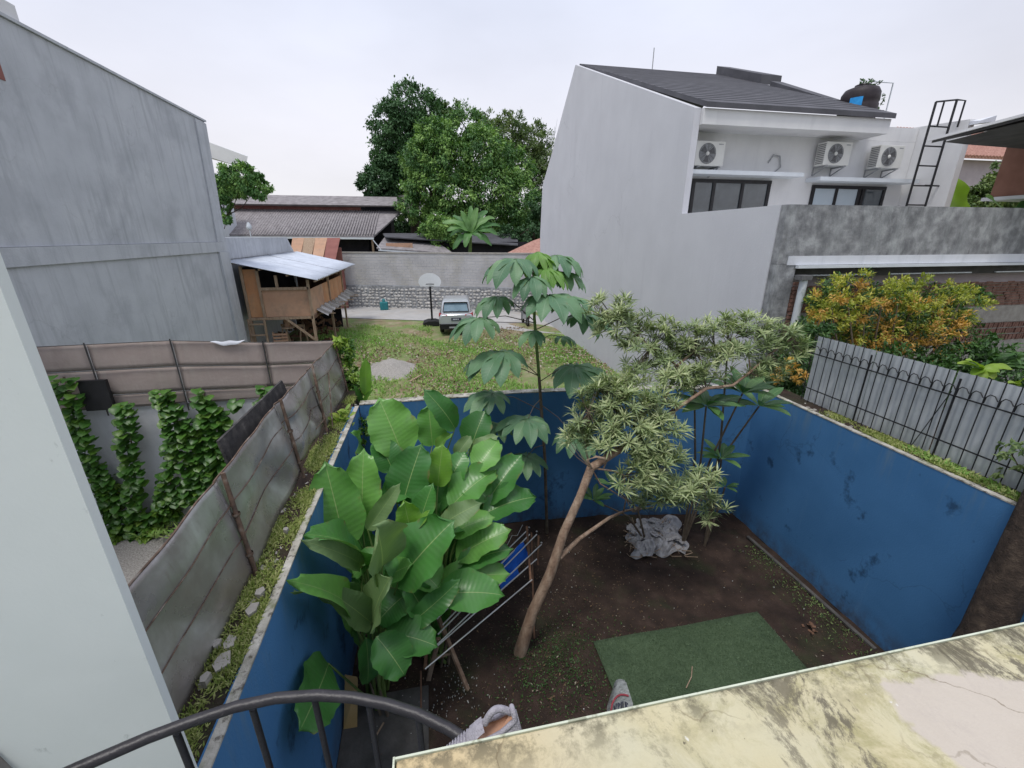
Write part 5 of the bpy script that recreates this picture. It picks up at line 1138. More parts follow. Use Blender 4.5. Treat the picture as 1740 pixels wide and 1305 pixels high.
CB = [Vector((-.75, 3.9, 0)), Vector((-.55, 4.25, 0)), Vector((-.2, 4.0, 0)), Vector((-.85, 3.55, 0))]
for k, (u0, v0, y0, u1, v1, y1, w, bu, mt_, ro) in enumerate(BL):
    a, b_ = P(u0, v0, Y=y0), P(u1, v1, Y=y1)
    for q in (a, b_):
        if q.x < -1.12 and q.z < 2.62:
            k_ = -1.12 / q.x; q.xyz = EYE + (q - EYE) * k_
    mm_ = {'c': m_cal, 'y': m_caly, 'g': m_calg}[mt_]
    place_leaf('leaf', blade_mesh(a, b_ + (b_ - a) * .06, w * 1.28, bu, mm_, rnd.random(), .05 + .04 * rnd.random(), cup=.14 + .12 * rnd.random(), nu=10, nv=20, roll=ro * (1 if k % 2 else -1)), cl)
    c0 = min(CB, key=lambda c: (c.x - a.x) ** 2 + (c.y - a.y) ** 2) + Vector((rnd.uniform(-.12, .12), rnd.uniform(-.12, .12), 0))
    m_ = c0.lerp(a, .6); m_.x = c0.x + (a.x - c0.x) * .35; m_.y = c0.y + (a.y - c0.y) * .4
    obj('stalk', MB().tube([c0, c0.lerp(m_, .5), m_, a.lerp(m_, .3), a], [.02, .018, .014, .011, .008], 7), m_stemg, cl)
dn = []
for _ in range(26):
    c0 = rnd.choice(CB) + Vector((rnd.uniform(-.2, .2), rnd.uniform(-.2, .2), 0)); dn.append(c0)
    stk.tube([c0, c0 + Vector((rnd.uniform(-.15, .15), rnd.uniform(-.15, .15), rnd.uniform(.5, 1.1)))], [.018, .01], 6)
obj('dead_stalks', stk, m_stemr, cl, kind='stuff')

la_ = P(558, 1128, X=-1.08); place_leaf('leaf', blade_mesh(la_, P(508, 1244, X=-1.04), .46, .02, m_cal, .3, .04, face=Vector((1, -.1, .7)), nu=10, nv=20, cup=.05), cl)
obj('stalk', MB().tube([(-.85, 3.5, 0), (-.98, 3.35, .5), la_], [.016, .012, .009], 7), m_stemg, cl)
# ------------------------------------------------------------------ tall thin tree with drooping lobed leaves
ce = thing('lobed_leaf_tree', 'tall thin stemmed tree with drooping hand shaped leaves before the far blue wall', 'tree', (1.78, 5.95, 0))
sb, s1, s2, s3, s4 = P(930, 890, Y=6.0), P(926, 780, Y=5.95), P(916, 640, Y=5.9), P(908, 540, Y=5.85), P(908, 452, Y=5.8)
sb.z = 0
stem = [sb, s1, s2, s3, s4]
obj('stem', MB().tube(stem[:3], [.028, .026, .024], 9), m_stemr, ce)
obj('stem', MB().tube(stem[2:], [.024, .022, .018], 9), m_stemg, ce)
def stem_at(v):
    zs = P(912, v, Y=5.88).z
    for i in range(4):
        if stem[i].z <= zs <= stem[i + 1].z: return stem[i].lerp(stem[i + 1], (zs - stem[i].z) / (stem[i + 1].z - stem[i].z))
    return stem[-1].copy()
#  leaf heart u,v, dY, radius px, attach v, droop, young
CE = [(876, 440, -.1, 50, 462, .75, 0), (914, 428, 0, 40, 450, 1.3, 1), (945, 434, .1, 46, 462, .8, 0), (932, 502, -.35, 50, 500, .55, 0), (846, 504, .1, 36, 545, .8, 0), (816, 540, -.1, 44, 548, .8, 0),
      (992, 534, -.1, 42, 560, .7, 0), (857, 598, -.2, 50, 640, .6, 0), (975, 622, -.1, 54, 650, .6, 0), (836, 668, 0, 42, 700, .6, 0), (897, 712, -.35, 42, 680, .45, 0), (845, 722, -.1, 30, 720, .5, 0), (895, 776, -.35, 34, 760, .5, 0), (972, 738, -.3, 38, 690, .6, 0), (906, 562, -.3, 26, 575, .9, 0), (955, 572, .3, 22, 580, .8, 0), (888, 452, .2, 30, 455, .2, 1), (928, 455, -.15, 34, 455, .9, 1), (905, 470, -.3, 36, 470, .9, 0), (955, 462, .2, 36, 468, .8, 0), (962, 505, -.2, 36, 510, .7, 0), (828, 612, .1, 34, 640, .6, 0)]
for k, (u, v, dy, r, va_, droop, yg) in enumerate(CE):
    c0 = P(u, v, Y=5.85 + dy); R0 = 1.06 * r / FPX * (c0 - EYE).dot(_f)
    at_ = stem_at(va_); m_ = at_.lerp(c0, .55) + Vector((0, 0, .06))
    st_ = obj('leaf_stalk', MB().tube([at_, m_, c0], [.008, .006, .005], 6), m_stemg if yg else m_stemr, ce)
    nl = 10 if r > 30 else 8
    out = Vector((c0.x - at_.x, c0.y - at_.y, 0)); out = out.normalized() if out.length > .02 else Vector((0, -1, 0))
    for j in range(nl):
        a = math.pi * 2 * (j + .5) / nl + rnd.uniform(-.1, .1)
        dirv = Vector((math.cos(a), math.sin(a), 0)) + out * .25
        ln = R0 * (1.05 + .25 * dirv.normalized().dot(out)) * rnd.uniform(.85, 1.05)
        dz = -droop * rnd.uniform(.85, 1.15)
        tip = c0 + (dirv.normalized() + Vector((0, 0, dz))).normalized() * ln * 1.15
        me = blade_mesh(c0, tip, ln * .42, ln * .18, m_cecy if yg else m_cec, rnd.random(), .06, 'lobed', face=Vector((0, -.25, 1)) + dirv * .5, nu=6, nv=10, name='leaflet', cup=.1)
        place_leaf('leaflet', me, st_)

# ------------------------------------------------------------------ leaning tree with narrow pale leaves
tt = thing('leaning_tree', 'leaning brown trunk tree with rosettes of narrow pale green leaves in the yard', 'tree', (.84, 3.85, 0))
tp = [Vector((.84, 3.84, -.02)), P(905, 1040, Y=3.86), P(935, 975, Y=3.88), P(958, 905, Y=3.95), P(985, 845, Y=4.05), P(1004, 795, Y=4.12), P(1040, 772, Y=4.2), P(1085, 745, Y=4.3), P(1112, 722, Y=4.36), P(1145, 698, Y=4.4)]
obj('trunk', MB().tube(tp[:6], [.085, .066, .062, .052, .047, .05], 14), m_bark, tt)
obj('trunk', MB().tube(tp[5:], [.050, .045, .04, .034, .028], 12), m_bark, tt)
obj('limb', MB().tube([P(950, 948, Y=3.9), P(985, 915, Y=4.1), P(1035, 880, Y=4.3), P(1062, 868, Y=4.45), P(1110, 862, Y=4.5)], [.033, .026, .021, .016, .01], 10), m_bark, tt)
obj('stub_ring', MB().tube([P(1006, 796, Y=4.10), P(998, 782, Y=4.02), P(1012, 776, Y=3.98), P(1032, 780, Y=4.05), P(1026, 795, Y=4.12)], [.012, .014, .014, .013, .01], 8), m_wood, tt)
CLU = [(1045, 525, 52, 20, 5.0), (1064, 553, 58, 26, 4.95), (1117, 565, 50, 20, 4.9), (1167, 582, 42, 24, 4.8), (1209, 558, 56, 18, 4.8), (1267, 553, 58, 20, 4.75), (1316, 569, 52, 22, 4.6), (1350, 588, 30, 24, 4.5),
       (1106, 628, 56, 28, 4.75), (1150, 645, 54, 26, 4.6), (1213, 626, 44, 22, 4.6), (1306, 632, 48, 20, 4.5), (1028, 676, 48, 32, 4.5), (1071, 700, 58, 38, 4.3), (1125, 728, 48, 24, 4.2), (995, 716, 36, 30, 4.45), (1048, 745, 50, 24, 4.2), (985, 745, 30, 22, 4.4),
       (1087, 812, 48, 32, 4.05), (1125, 783, 54, 28, 4.1), (1150, 829, 58, 28, 4.1), (1194, 822, 28, 30, 4.1), (1213, 868, 22, 28, 4.1), (1105, 850, 40, 18, 4.2), (1035, 660, 30, 20, 4.6), (1240, 600, 36, 18, 4.6), (1180, 600, 40, 18, 4.9), (1090, 590, 40, 16, 4.85), (1290, 592, 40, 16, 4.6), (1145, 600, 40, 16, 4.85), (1060, 655, 40, 20, 4.5), (1100, 770, 40, 22, 4.1), (1110, 690, 44, 24, 4.35)]
br_from = {0: 8, 1: 8, 2: 8, 3: 8, 4: 9, 5: 9, 6: 9, 7: 9, 8: 8, 9: 9, 10: 9, 11: 9, 12: 7, 13: 7, 14: 8, 15: 6, 16: 7, 17: 6, 18: 5, 19: 6, 20: 5, 21: 5, 22: 5, 23: 5, 24: 8, 25: 9, 26: 9}
# main boughs seen between the leaf clumps
BR = [([tp[9], P(1200, 660, Y=4.45), P(1245, 655, Y=4.5), P(1275, 632, Y=4.5), P(1310, 600, Y=4.55), P(1345, 575, Y=4.5)], .024),
      ([tp[8], P(1152, 625, Y=4.7), P(1135, 606, Y=4.8), P(1105, 590, Y=4.85), P(1080, 568, Y=4.95), P(1050, 540, Y=5.0)], .022),
      ([P(1150, 622, Y=4.7), P(1180, 596, Y=4.75), P(1215, 588, Y=4.8), P(1262, 570, Y=4.75)], .018),
      ([tp[7], P(1075, 720, Y=4.3), P(1040, 690, Y=4.4), P(1000, 700, Y=4.4)], .015), ([P(1275, 632, Y=4.5), P(1272, 600, Y=4.6), P(1240, 580, Y=4.7)], .012),
      ([tp[5], P(1040, 800, Y=4.1), P(1062, 808, Y=4.05), P(1100, 815, Y=4.05)], .013), ([tp[5], P(1020, 822, Y=4.1), P(1065, 850, Y=4.1), P(1075, 870, Y=4.15)], .010), ([P(1060, 868, Y=4.4), P(1065, 840, Y=4.2), P(1087, 815, Y=4.1)], .011), ([P(1062, 868, Y=4.45), P(1130, 850, Y=4.2), P(1190, 835, Y=4.1), P(1212, 860, Y=4.1)], .010), ([tp[6], P(1050, 755, Y=4.2), P(1068, 742, Y=4.2)], .01)]
for pts, r in BR: obj('bough', MB().tube(pts, [r * (1 - .55 * i / (len(pts) - 1)) for i in range(len(pts))], 8), m_bark, tt)
nar = []
nar_d = []; nar_n = []; nar_L = []; nar_s = []
tw = MB()
allb = [p for pts, _ in BR for p in pts] + tp[5:]
for (u, v, ru, rv, Y) in CLU:
    nros = max(11, int(ru * rv / 43)); cc = P(u, v, Y=Y); s = (cc - EYE).dot(_f) / FPX
    for j in range(nros):
        while True:
            q = [rnd.uniform(-1, 1) for _ in range(3)]
            if q[0] ** 2 + q[1] ** 2 + q[2] ** 2 < 1: break
        c0 = cc + Vector((q[0] * ru * s, q[1] * max(ru, 30) * .45 * s, q[2] * rv * s * 1.0))
        nb_ = min(allb, key=lambda p: (p - c0).length); hub = nb_.lerp(c0, .55) - Vector((0, 0, .03))
        tw.tube([nb_, hub, c0], [.006, .0045, .003], 5, False)
        ax = (c0 - nb_).normalized() * .5 + Vector((rnd.uniform(-.3, .3), rnd.uniform(-.3, .3), .9)); ax.normalize()
        s0 = rnd.random()
        e1 = ax.orthogonal().normalized(); e2 = ax.cross(e1)
        for k in range(19):
            a = k * 2.4 + rnd.uniform(-.2, .2); el = rnd.uniform(.05, 1.0) * (1 if k > 5 else 1.6)
            dv = (e1 * math.cos(a) + e2 * math.sin(a)) + ax * el; dv.normalize()
            nar.append(tuple(c0 + ax * rnd.uniform(-.03, .03))); nar_d.append(tuple(dv)); nar_n.append(tuple(ax + Vector((rnd.uniform(-.3, .3), rnd.uniform(-.3, .3), rnd.uniform(-.2, .2)))))
            nar_L.append(rnd.uniform(.10, .19)); nar_s.append(min(1, max(0, s0 * .6 + (k < 7) * .25 + rnd.uniform(0, .25))))
obj('twigs', tw, m_stemr, tt, kind='stuff')
N_ = len(nar); nar = np.array(nar); nar_d = np.array(nar_d); nar_n = np.array(nar_n); nar_L = np.array(nar_L); nar_s = np.array(nar_s)
order = np.argsort(nar[:, 1] - nar_L * 3)           # the nearest and longest become leaves of their own
own, rest = order[:300], order[300:]
me = leaf_cloud(nar[rest], nar_d[rest], nar_n[rest], nar_L[rest], nar_L[rest] * .13, nar_s[rest], [m_nar], 'foliage', fold=.25, droop=.12); place_mesh('foliage', me, tt, kind='stuff')
lm = leaf_cloud([(0, 0, 0)], [(0, 1, 0)], [(0, 0, 1)], [1], [.135], np.array([.5]), [m_nar], 'leaf', fold=.25, droop=.12)
for i in own:
    d = Vector(nar_d[i]).normalized(); x = d.cross(Vector(nar_n[i])).normalized(); n_ = x.cross(d)
    o = bpy.data.objects.new('leaf', lm); COL.objects.link(o); o.parent = tt
    mw = Matrix((x, d, n_)).transposed().to_4x4() @ Matrix.Scale(nar_L[i], 4); mw.translation = Vector(nar[i]) - WLOC[tt]; o.matrix_local = mw

# ------------------------------------------------------------------ frangipani saplings in the right corner
def frangipani(label, base, heads, group):
    t = thing('frangipani_sapling', label, 'sapling', base, group)
    for (u, v, Y, r, n, tilt) in heads:
        c0 = P(u, v, Y=Y); s = r * (c0 - EYE).dot(_f) / FPX; b_ = Vector(base); m_ = b_.lerp(c0, .6); m_.x = b_.x + (c0.x - b_.x) * .35
        obj('stem', MB().tube([b_, m_, c0], [.02, .016, .012], 8), m_stemr, t)
        for k in range(n):
            a = 2.4 * k + rnd.uniform(-.2, .2); el = tilt + .65 * (k / n)
            d = Vector((math.cos(a), math.sin(a) * .9, el)); d.normalize()
            me = blade_mesh(c0 + d * .02, c0 + d * s * rnd.uniform(.8, 1.1), s * .27, s * .06, m_plu, rnd.random(), .02, 'oval', face=Vector((0, -.2, 1)) - d * .4, nu=4, nv=9, cup=.12); place_leaf('leaf', me, t)
    return t
frangipani('taller frangipani sapling with broad glossy leaves at the right corner of the far wall', (3.95, 5.2, 0), [(1200, 690, 4.75, 62, 16, -.15), (1262, 668, 5.0, 60, 13, .1), (1290, 690, 5.05, 58, 9, -.1), (1180, 655, 4.9, 46, 10, .1)], 'frangipani saplings in the corner')
frangipani('lower frangipani sapling with two small leaf tufts under the corner tree', (4.35, 5.15, 0), [(1226, 780, 4.95, 44, 11, .05), (1232, 828, 4.9, 26, 7, 0), (1236, 600, 5.1, 30, 8, .4)], 'frangipani saplings in the corner')
frangipani('thin sapling with narrow tufts behind the leaning tree', (3.4, 5.4, 0), [(1040, 825, 5.3, 30, 8, .1), (1008, 850, 5.5, 34, 9, .1)], 'frangipani saplings in the corner')

# ------------------------------------------------------------------ orange and green bushes on the terrace
ob = thing('orange_tipped_bush', 'large bush with orange and yellow new leaves in front of the brick wall', 'bush', (8.2, 6.4, 1.5))
mb = MB()
for k in range(9): mb.tube([(8.2 + .1 * k - .4, 6.45, 1.4), (7.4 + .3 * k, 6.4 + rnd.uniform(-.2, .2), 2.9), (7.0 + .36 * k, 6.3, 3.8)], [.03, .02, .01], 6)
obj('stems', mb, m_stemr, ob)
def bl(lst, Y, n, L, mat, par, **k):
    me = crown(lobes_px(lst, Y), n, L, [mat], **k); place_mesh('foliage', me, par)
LB = [(1412, 512, 32), (1440, 500, 36), (1500, 530, 46), (1560, 520, 44), (1610, 530, 40), (1420, 560, 38), (1470, 590, 42), (1530, 590, 46), (1590, 580, 40), (1412, 535, 30), (1640, 515, 26)]
bl(LB, 6.8, 17000, .075, m_bgr, ob, W=.34, shell=.3, clump=30)
bl([(u, v, r * .95) for u, v, r in LB if v < 575] + [(1445, 485, 24), (1520, 495, 26), (1575, 500, 26), (1625, 505, 24)], 6.5, 6500, .075, m_bye, ob, W=.32, hang=-.3, shell=.6, clump=26, spread=.09)
bl([(1410, 520, 26), (1450, 515, 30), (1480, 560, 36), (1540, 550, 40), (1590, 550, 32), (1500, 600, 30), (1560, 600, 26), (1400, 545, 16), (1615, 585, 16)], 6.4, 4200, .075, m_bor, ob, W=.32, hang=-.3, shell=.6, clump=26, spread=.09)
gb = thing('green_hedge_bush', 'dark green bush filling the corner left of the barred fence', 'bush', (6.2, 6.0, 1.5))
bl([(1345, 600, 30), (1330, 640, 28), (1380, 570, 26), (1360, 650, 26), (1300, 650, 26), (1340, 670, 20)], 6.0, 6000, .08, m_bgr, gb, W=.4, shell=.3)
bl([(1345, 628, 14), (1325, 636, 10), (1360, 640, 9)], 5.7, 500, .07, m_bor, gb, W=.36)
hb = thing('shade_plants', 'dark green leafy plants behind the barred fence at the right', 'plants', (9, 5.6, 1.5))
bl([(1450, 640, 40), (1500, 640, 44), (1560, 640, 44), (1620, 640, 40), (1680, 620, 36), (1720, 640, 36), (1650, 600, 26)], 5.9, 9000, .12, m_bgr, hb, W=.32, shell=.2, shade=(0, .8))
lime = thing('lime_leaf_plant', 'bright lime green leaves poking above the right end of the barred fence', 'plant', (8.9, 5.2, 1.5))
obj('stem', MB().tube([(8.9, 5.2, 1.5), (8.7, 5.2, 2.7)], .02, 6), m_stemg, lime)
for (u0, v0, u1, v1, w) in [(1668, 628, 1625, 618, .16), (1668, 628, 1650, 640, .16), (1668, 628, 1700, 632, .18), (1675, 625, 1722, 628, .15), (1668, 628, 1640, 612, .14), (1672, 630, 1690, 645, .16), (1730, 655, 1712, 652, .12), (1730, 655, 1745, 645, .12), (1665, 630, 1672, 650, .14)]:
    place_leaf('leaf', blade_mesh(P(u0, v0, Y=5.3), P(u1, v1, Y=5.15), w, .04, m_lim, rnd.random(), .06, nv=10), lime)
cane = thing('palm_like_plant', 'arching dark palm leaf beside the lime green leaves', 'plant', (9.8, 5.6, 1.5))
obj('stem', MB().tube([(10.0, 5.6, 1.5), (10.0, 5.6, 2.7)], .02, 6), m_stemg, cane)
for k in range(12):
    a = .3 * k; c0 = Vector((10.0, 5.6, 2.75)); place_leaf('leaf', blade_mesh(c0, c0 + Vector((-.75 * math.cos(a), -.2 - .1 * math.sin(a * 2), .35 * math.sin(a) - .05)), .07, .1, m_bgr, rnd.random(), .02, 'oval', nu=2, nv=6), cane)
# shrub tips near the right edge, by the foreground trunk
ns = thing('leaning_branch', 'thin branch with small dull leaves hanging beside the dark trunk at right', 'branch', (5.55, 2.75, 2.55))
q0 = P(1765, 850, Y=2.7); obj('stem', MB().tube([q0, P(1735, 800, Y=2.7), P(1715, 765, Y=2.7)], [.012, .008, .005], 6), m_stemr, ns)
me = crown(lobes_px([(1722, 770, 22, 0, 14), (1730, 800, 16), (1712, 762, 12)], 2.7), 190, .07, [m_t3], W=.42, hang=.6); place_mesh('foliage', me, ns)

# ------------------------------------------------------------------ yellow leaved weed and green corner creepers by the far left corner
yw = thing('yellow_leaf_weed', 'yellow green leafy weed growing on the wall top at the far left corner', 'plant', (-1.3, 5.75, 2.55))
for k in range(34):
    a = rnd.uniform(0, 6.28); c0 = P(580 + rnd.uniform(-12, 14), 712 + rnd.uniform(-16, 18), Y=5.7); d = Vector((math.cos(a), math.sin(a) * .6, rnd.uniform(0, 1))).normalized()
    place_leaf('leaf', blade_mesh(c0, c0 + d * rnd.uniform(.09, .14), .045, .01, m_lim, rnd.random(), .03, 'oval', nu=2, nv=5), yw)
obj('stems', MB().tube([(-1.35, 5.7, 2.52), (-1.38, 5.7, 2.62)], .01, 5).tube([(-1.35, 5.7, 2.52), (-1.3, 5.7, 2.7)], .008, 5), m_stemg, yw)
cc_ = thing('corner_creeper', 'leafy creeper climbing where the zinc fence meets the lot', 'creeper', (-1.5, 7.3, .2))
me = crown(lobes_px([(588, 598, 12, 0, 22), (592, 640, 14, 0, 30), (600, 660, 18), (610, 690, 14), (590, 670, 18)], 7.25), 2600, .075, [m_cre], W=.55, shell=.3, shade=(0, 1)); place_mesh('foliage', me, cc_)
me = crown(lobes_px([(578, 576, 8), (572, 582, 6)], 7.2), 140, .08, [m_lim], W=.5); place_mesh('young_foliage', me, cc_)
obj('stem', MB().tube([(-1.5, 7.32, .2), (-1.52, 7.32, 1.8), (-1.55, 7.3, 3.2)], [.02, .015, .008], 6), m_stemr, cc_)
me = crown(lobes_px([(608, 745, 12, 0, 22), (625, 720, 10, 0, 18), (596, 712, 8)], 6.15), 700, .06, [m_cre], W=.55, shell=.2); t = thing('wall_fern', 'dark small leaved fern hanging in the far left corner of the yard', 'fern', (-1.0, 6.2, 1.9)); place_mesh('foliage', me, t)

# ------------------------------------------------------------------ hanging creepers on the lavender wall
shl = np_mesh  # leaf plate shared by every creeper leaf
def creeper_leaf_mesh(seed):
    r = np.random.default_rng(seed)
    base = blade_mesh((0, 0, 0), (0, 1, 0), .95, .10, m_cre, .5, .04, 'oval', face=Vector((0, 0, 1)), nu=2, nv=4, name='leaf'); me, c = base
    me.transform(Matrix.Translation(Vector(c))); return me
CLM = [creeper_leaf_mesh(1), creeper_leaf_mesh(2)]
STR = [('creeper nearest the pale wall end, left of the black panel', [(108, 640), (130, 700), (155, 770), (180, 830), (205, 900)], 26, 230),
       ('creeper strand hanging right of the black panel', [(215, 685), (222, 740), (228, 800), (235, 870), (238, 915)], 22, 230),
       ('thick creeper strand reaching highest in the middle of the wall', [(276, 662), (296, 705), (300, 760), (290, 820), (280, 880)], 22, 240),
       ('short creeper strand between the two middle ones', [(318, 712), (328, 760), (330, 810), (310, 850)], 18, 160),
       ('slim creeper strand left of the mouldy board', [(346, 664), (352, 710), (352, 760), (350, 810), (330, 850)], 17, 200),
       ('rightmost full creeper strand beside the mouldy board', [(374, 690), (382, 735), (375, 780), (358, 820)], 19, 170),
       ('small sprig of creeper at the top right of the wall', [(400, 680), (404, 690)], 9, 16),
       ('tiny creeper tuft above the zinc fence rim', [(452, 655), (458, 662), (440, 680)], 9, 20)]
for lab, path, hw, n in STR:
    a = P(*path[0], Y=7.3); t = thing('wall_creeper', lab, 'creeper', (a.x, 7.3, 2.4), 'creepers on the lavender wall')
    pts = [P(u, v, Y=7.31) for u, v in path]
    obj('vine', MB().tube(pts, .012, 5), m_stemr, t)
    for k in range(n):
        f = (k + rnd.random()) / n * (len(path) - 1); i = min(int(f), len(path) - 2); f -= i
        u = path[i][0] * (1 - f) + path[i + 1][0] * f; v = path[i][1] * (1 - f) + path[i + 1][1] * f
        c0 = P(u + rnd.uniform(-.78, .78) * hw, v + rnd.uniform(-6, 6), Y=rnd.uniform(7.08, 7.27)); s = rnd.uniform(.10, .17)
        d = Vector((rnd.uniform(-.5, .5), -.9, rnd.uniform(-.75, -.1))).normalized(); n_ = Vector((rnd.uniform(-.3, .3), -.35, 1)); x = d.cross(n_).normalized(); n_ = x.cross(d)
        o = bpy.data.objects.new('leaf', CLM[k % 2]); COL.objects.link(o); o.parent = t
        mw = Matrix((x, d, n_)).transposed().to_4x4() @ Matrix.Scale(s, 4); mw.translation = c0 - Vector((0, 0, 0)) - WLOC[t]; o.matrix_local = mw
me = crown(lobes_px([(215, 910, 20, 0, 20), (255, 895, 24, 0, 22), (285, 865, 20, 0, 18), (185, 850, 18, 0, 36)], 7.2), 1300, .12, [m_cre], W=.8, shell=.1, shade=(0, .7))
place_mesh('creeper_mass', me, None, 'tangled lower mass of creeper leaves at the foot of the lavender wall', 'creeper', kind='stuff')

# a far belt of trees closing the view behind the sheds
me = crown(lobes_px([(u, 395 + rnd.uniform(-8, 8), 26, 0, 30) for u in range(690, 960, 22)] + [(670, 380, 14), (674, 388, 14), (684, 376, 16), (690, 390, 18), (672, 398, 14), (700, 372, 18), (666, 390, 10)] + [(u, 418, 22) for u in range(700, 960, 20)], 52), 34000, .3, [m_t1], W=.5, shell=.3, shade=(0, .8))
place_mesh('far_trees', me, None, 'dark belt of undergrowth under the trees behind the low sheds', 'trees', kind='stuff')

# ================================================================== IN THE YARD
mat_ = thing('green_mat', 'rectangular dark green artificial grass mat on the soil', 'mat', (3.0, 2.9, .02))
ms = MB(); ms.grid(lambda a, b: (1.80 + 2.42 * a, 1.75 + 2.02 * b, .055 + .006 * math.sin(a * 9) * math.sin(b * 8) + .002 * math.sin(a * 31)), 30, 26)
o = obj('mat_base', ms, m_turf, mat_); s = o.modifiers.new('thickness', 'SOLIDIFY'); s.thickness = .02
n = 42000
m_turfb = leafmat('turf_blade', (.07, .12, .06), (.11, .17, .09), (.17, .25, .14), rough=.8, trans=.1)
me = leaf_cloud(np.stack([1.81 + 2.40 * rng.random(n), 2.0 + 1.76 * rng.random(n), np.full(n, .055)], 1), rng.normal(size=(n, 3)) * .5 + [0, 0, .9], rng.normal(size=(n, 3)) + [0, -.3, .4], .012 + .02 * rng.random(n), np.full(n, .006), rng.random(n), [m_turfb], 'pile'); place_mesh('pile', me, mat_, kind='stuff')
obj('twig', MB().tube([(2.62, 2.98, .09), (2.75, 3.08, .10), (2.84, 3.2, .09)], .006, 5), m_wood, label='short curved twig lying on the green mat', cat='twig')
# litter on the soil
n = 9000
lx = rng.uniform(-1.1, 5.35, n); ly = rng.uniform(2.2, 6.1, n)
k_ = ~((lx > 1.8) & (lx < 4.22) & (ly < 3.77)) & (rng.random(n) < np.clip(1.25 - .25 * lx + .45 * (ly < 3.4), .12, 1)); lx, ly = lx[k_], ly[k_]; n = len(lx)
me = leaf_cloud(np.stack([lx, ly, np.full(n, .025)], 1), rng.normal(size=(n, 3)) * [1, 1, .15], rng.normal(size=(n, 3)) * .4 + [0, 0, 1], .008 + .045 * rng.random(n) ** 3, .006 + .016 * rng.random(n) ** 3, rng.random(n) ** 5, [m_litter], 'soil_litter')
place_mesh('soil_litter', me, None, 'small pale bits and dead leaves on the dark yard soil', 'leaf litter', kind='stuff')
m_white_bits = M('pale_chips', [(.3, (.4, .4, .38)), (.7, (.6, .6, .57))], 9)
pb = MB()
for _ in range(150):
    if rnd.random() < .6: x, y = rnd.gauss(.0, .28), rnd.gauss(3.45, .16)
    else: x, y = rnd.uniform(-.6, 5.2), rnd.uniform(2.6, 5.8)
    if 1.7 < x < 4.3 and y < 3.8: continue
    s = rnd.uniform(.002, .006); pb.box(x - s, x + s, y - s * .7, y + s * .7, .02, .036)
obj('pale_chips', pb, m_white_bits, label='scatter of tiny pale chips on the soil near the drying rack', cat='chips', kind='stuff')
me = tufts(2600, lambda: (rnd.gauss(1.3, .45), rnd.gauss(3.55, .35), .015), .03, .012, [m_bgr], 'soil_weeds', 'tiny dark weeds sprouting beside the green mat', 'weeds', lean=.9)
tufts(900, lambda: (5.25 - abs(rnd.gauss(0, .2)), rnd.uniform(2.6, 5.0), .015), .04, .012, [m_t3], 'soil_weeds', 'small weeds along the foot of the right blue wall', 'weeds', lean=.9)

# drying rack
dr = thing('drying_rack', 'wooden drying rack with long white rails beside the big leaf clump', 'drying rack', (.5, 4.0, 0))
rails = [((742, 1052), (897, 900), .92), ((752, 1062), (900, 908), .90), ((744, 1078), (912, 908), .90), ((742, 1096), (920, 925), .88), ((738, 1102), (912, 950), .80), ((722, 1137), (904, 985), .78)]
for (a, b_, z) in rails: obj('rail', MB().tube([P(*a, Z=z), P(*b_, Z=z)], .0085, 8), m_steel, dr)
e1, e2 = P(897, 900, Z=.92), P(920, 925, Z=.88); e3, e4 = P(722, 1137, Z=.78), P(744, 1060, Z=.92)
obj('end_bar', MB().beam(P(895, 895, Z=.93), P(902, 990, Z=.76), .03, .03), m_woodd, dr)
obj('leg', MB().beam(P(903, 905, Z=.9), P(908, 1085, Z=.0), .022, .022), m_woodd, dr); obj('leg', MB().beam(P(915, 910, Z=.9), P(914, 960, Z=.55), .025, .025), m_woodd, dr)
obj('end_bar', MB().beam(P(730, 1050, Z=.93), P(722, 1138, Z=.76), .03, .04), m_woodd, dr)
obj('leg', MB().beam(P(745, 1050, Z=.92), P(795, 1172, Z=0), .045, .03), m_bark, dr)
obj('leg', MB().beam(P(745, 1085, Z=.8), P(728, 1155, Z=.1), .05, .03), m_bark, dr)
obj('cross_bar', MB().beam(P(742, 1118, Z=.45), P(772, 1108, Z=.45), .02, .02), m_wood, dr)
for u, v in ((899, 896), (912, 903), (920, 922)): obj('end_cap', MB().lathe(P(u, v, Z=.92), [(0, -.014), (.016, 0), (0, .014)], 10), m_steel, dr)
zz = [P(852 + 9 * i, 930 - 9 * i + (7 if i % 2 else -2), Z=.86) for i in range(5)]
obj('zigzag_wire', MB().tube(zz, .004, 5), m_steel, dr)
cm = MB(); A, B_ = P(836, 966, Z=.90), P(889, 922, Z=.90)
cm.grid(lambda a, b: A.lerp(B_, a) + Vector((.015 * math.sin(a * 14) * b + .05 * b, -.10 * b, -.20 * b - .02 * math.sin(a * 5))) + Vector((0, .008 * math.cos(a * 22 + b * 3), 0)), 26, 10)
o = obj('blue_cloth', cm, m_cloth, label='bright blue cloth hanging over the drying rack rails', cat='cloth'); s = o.modifiers.new('thickness', 'SOLIDIFY'); s.thickness = .004
cm = MB(); A2, B2 = P(848, 990, Z=.80), P(878, 962, Z=.80); cm.grid(lambda a, b: A2.lerp(B2, a) + Vector((.02 * b, -.05 * b + .01 * math.sin(a * 16), -.09 * b)), 14, 5)
o = obj('blue_cloth', cm, m_cloth, label='small end of blue cloth hanging on the lower rails of the drying rack', cat='cloth'); s = o.modifiers.new('thickness', 'SOLIDIFY'); s.thickness = .004

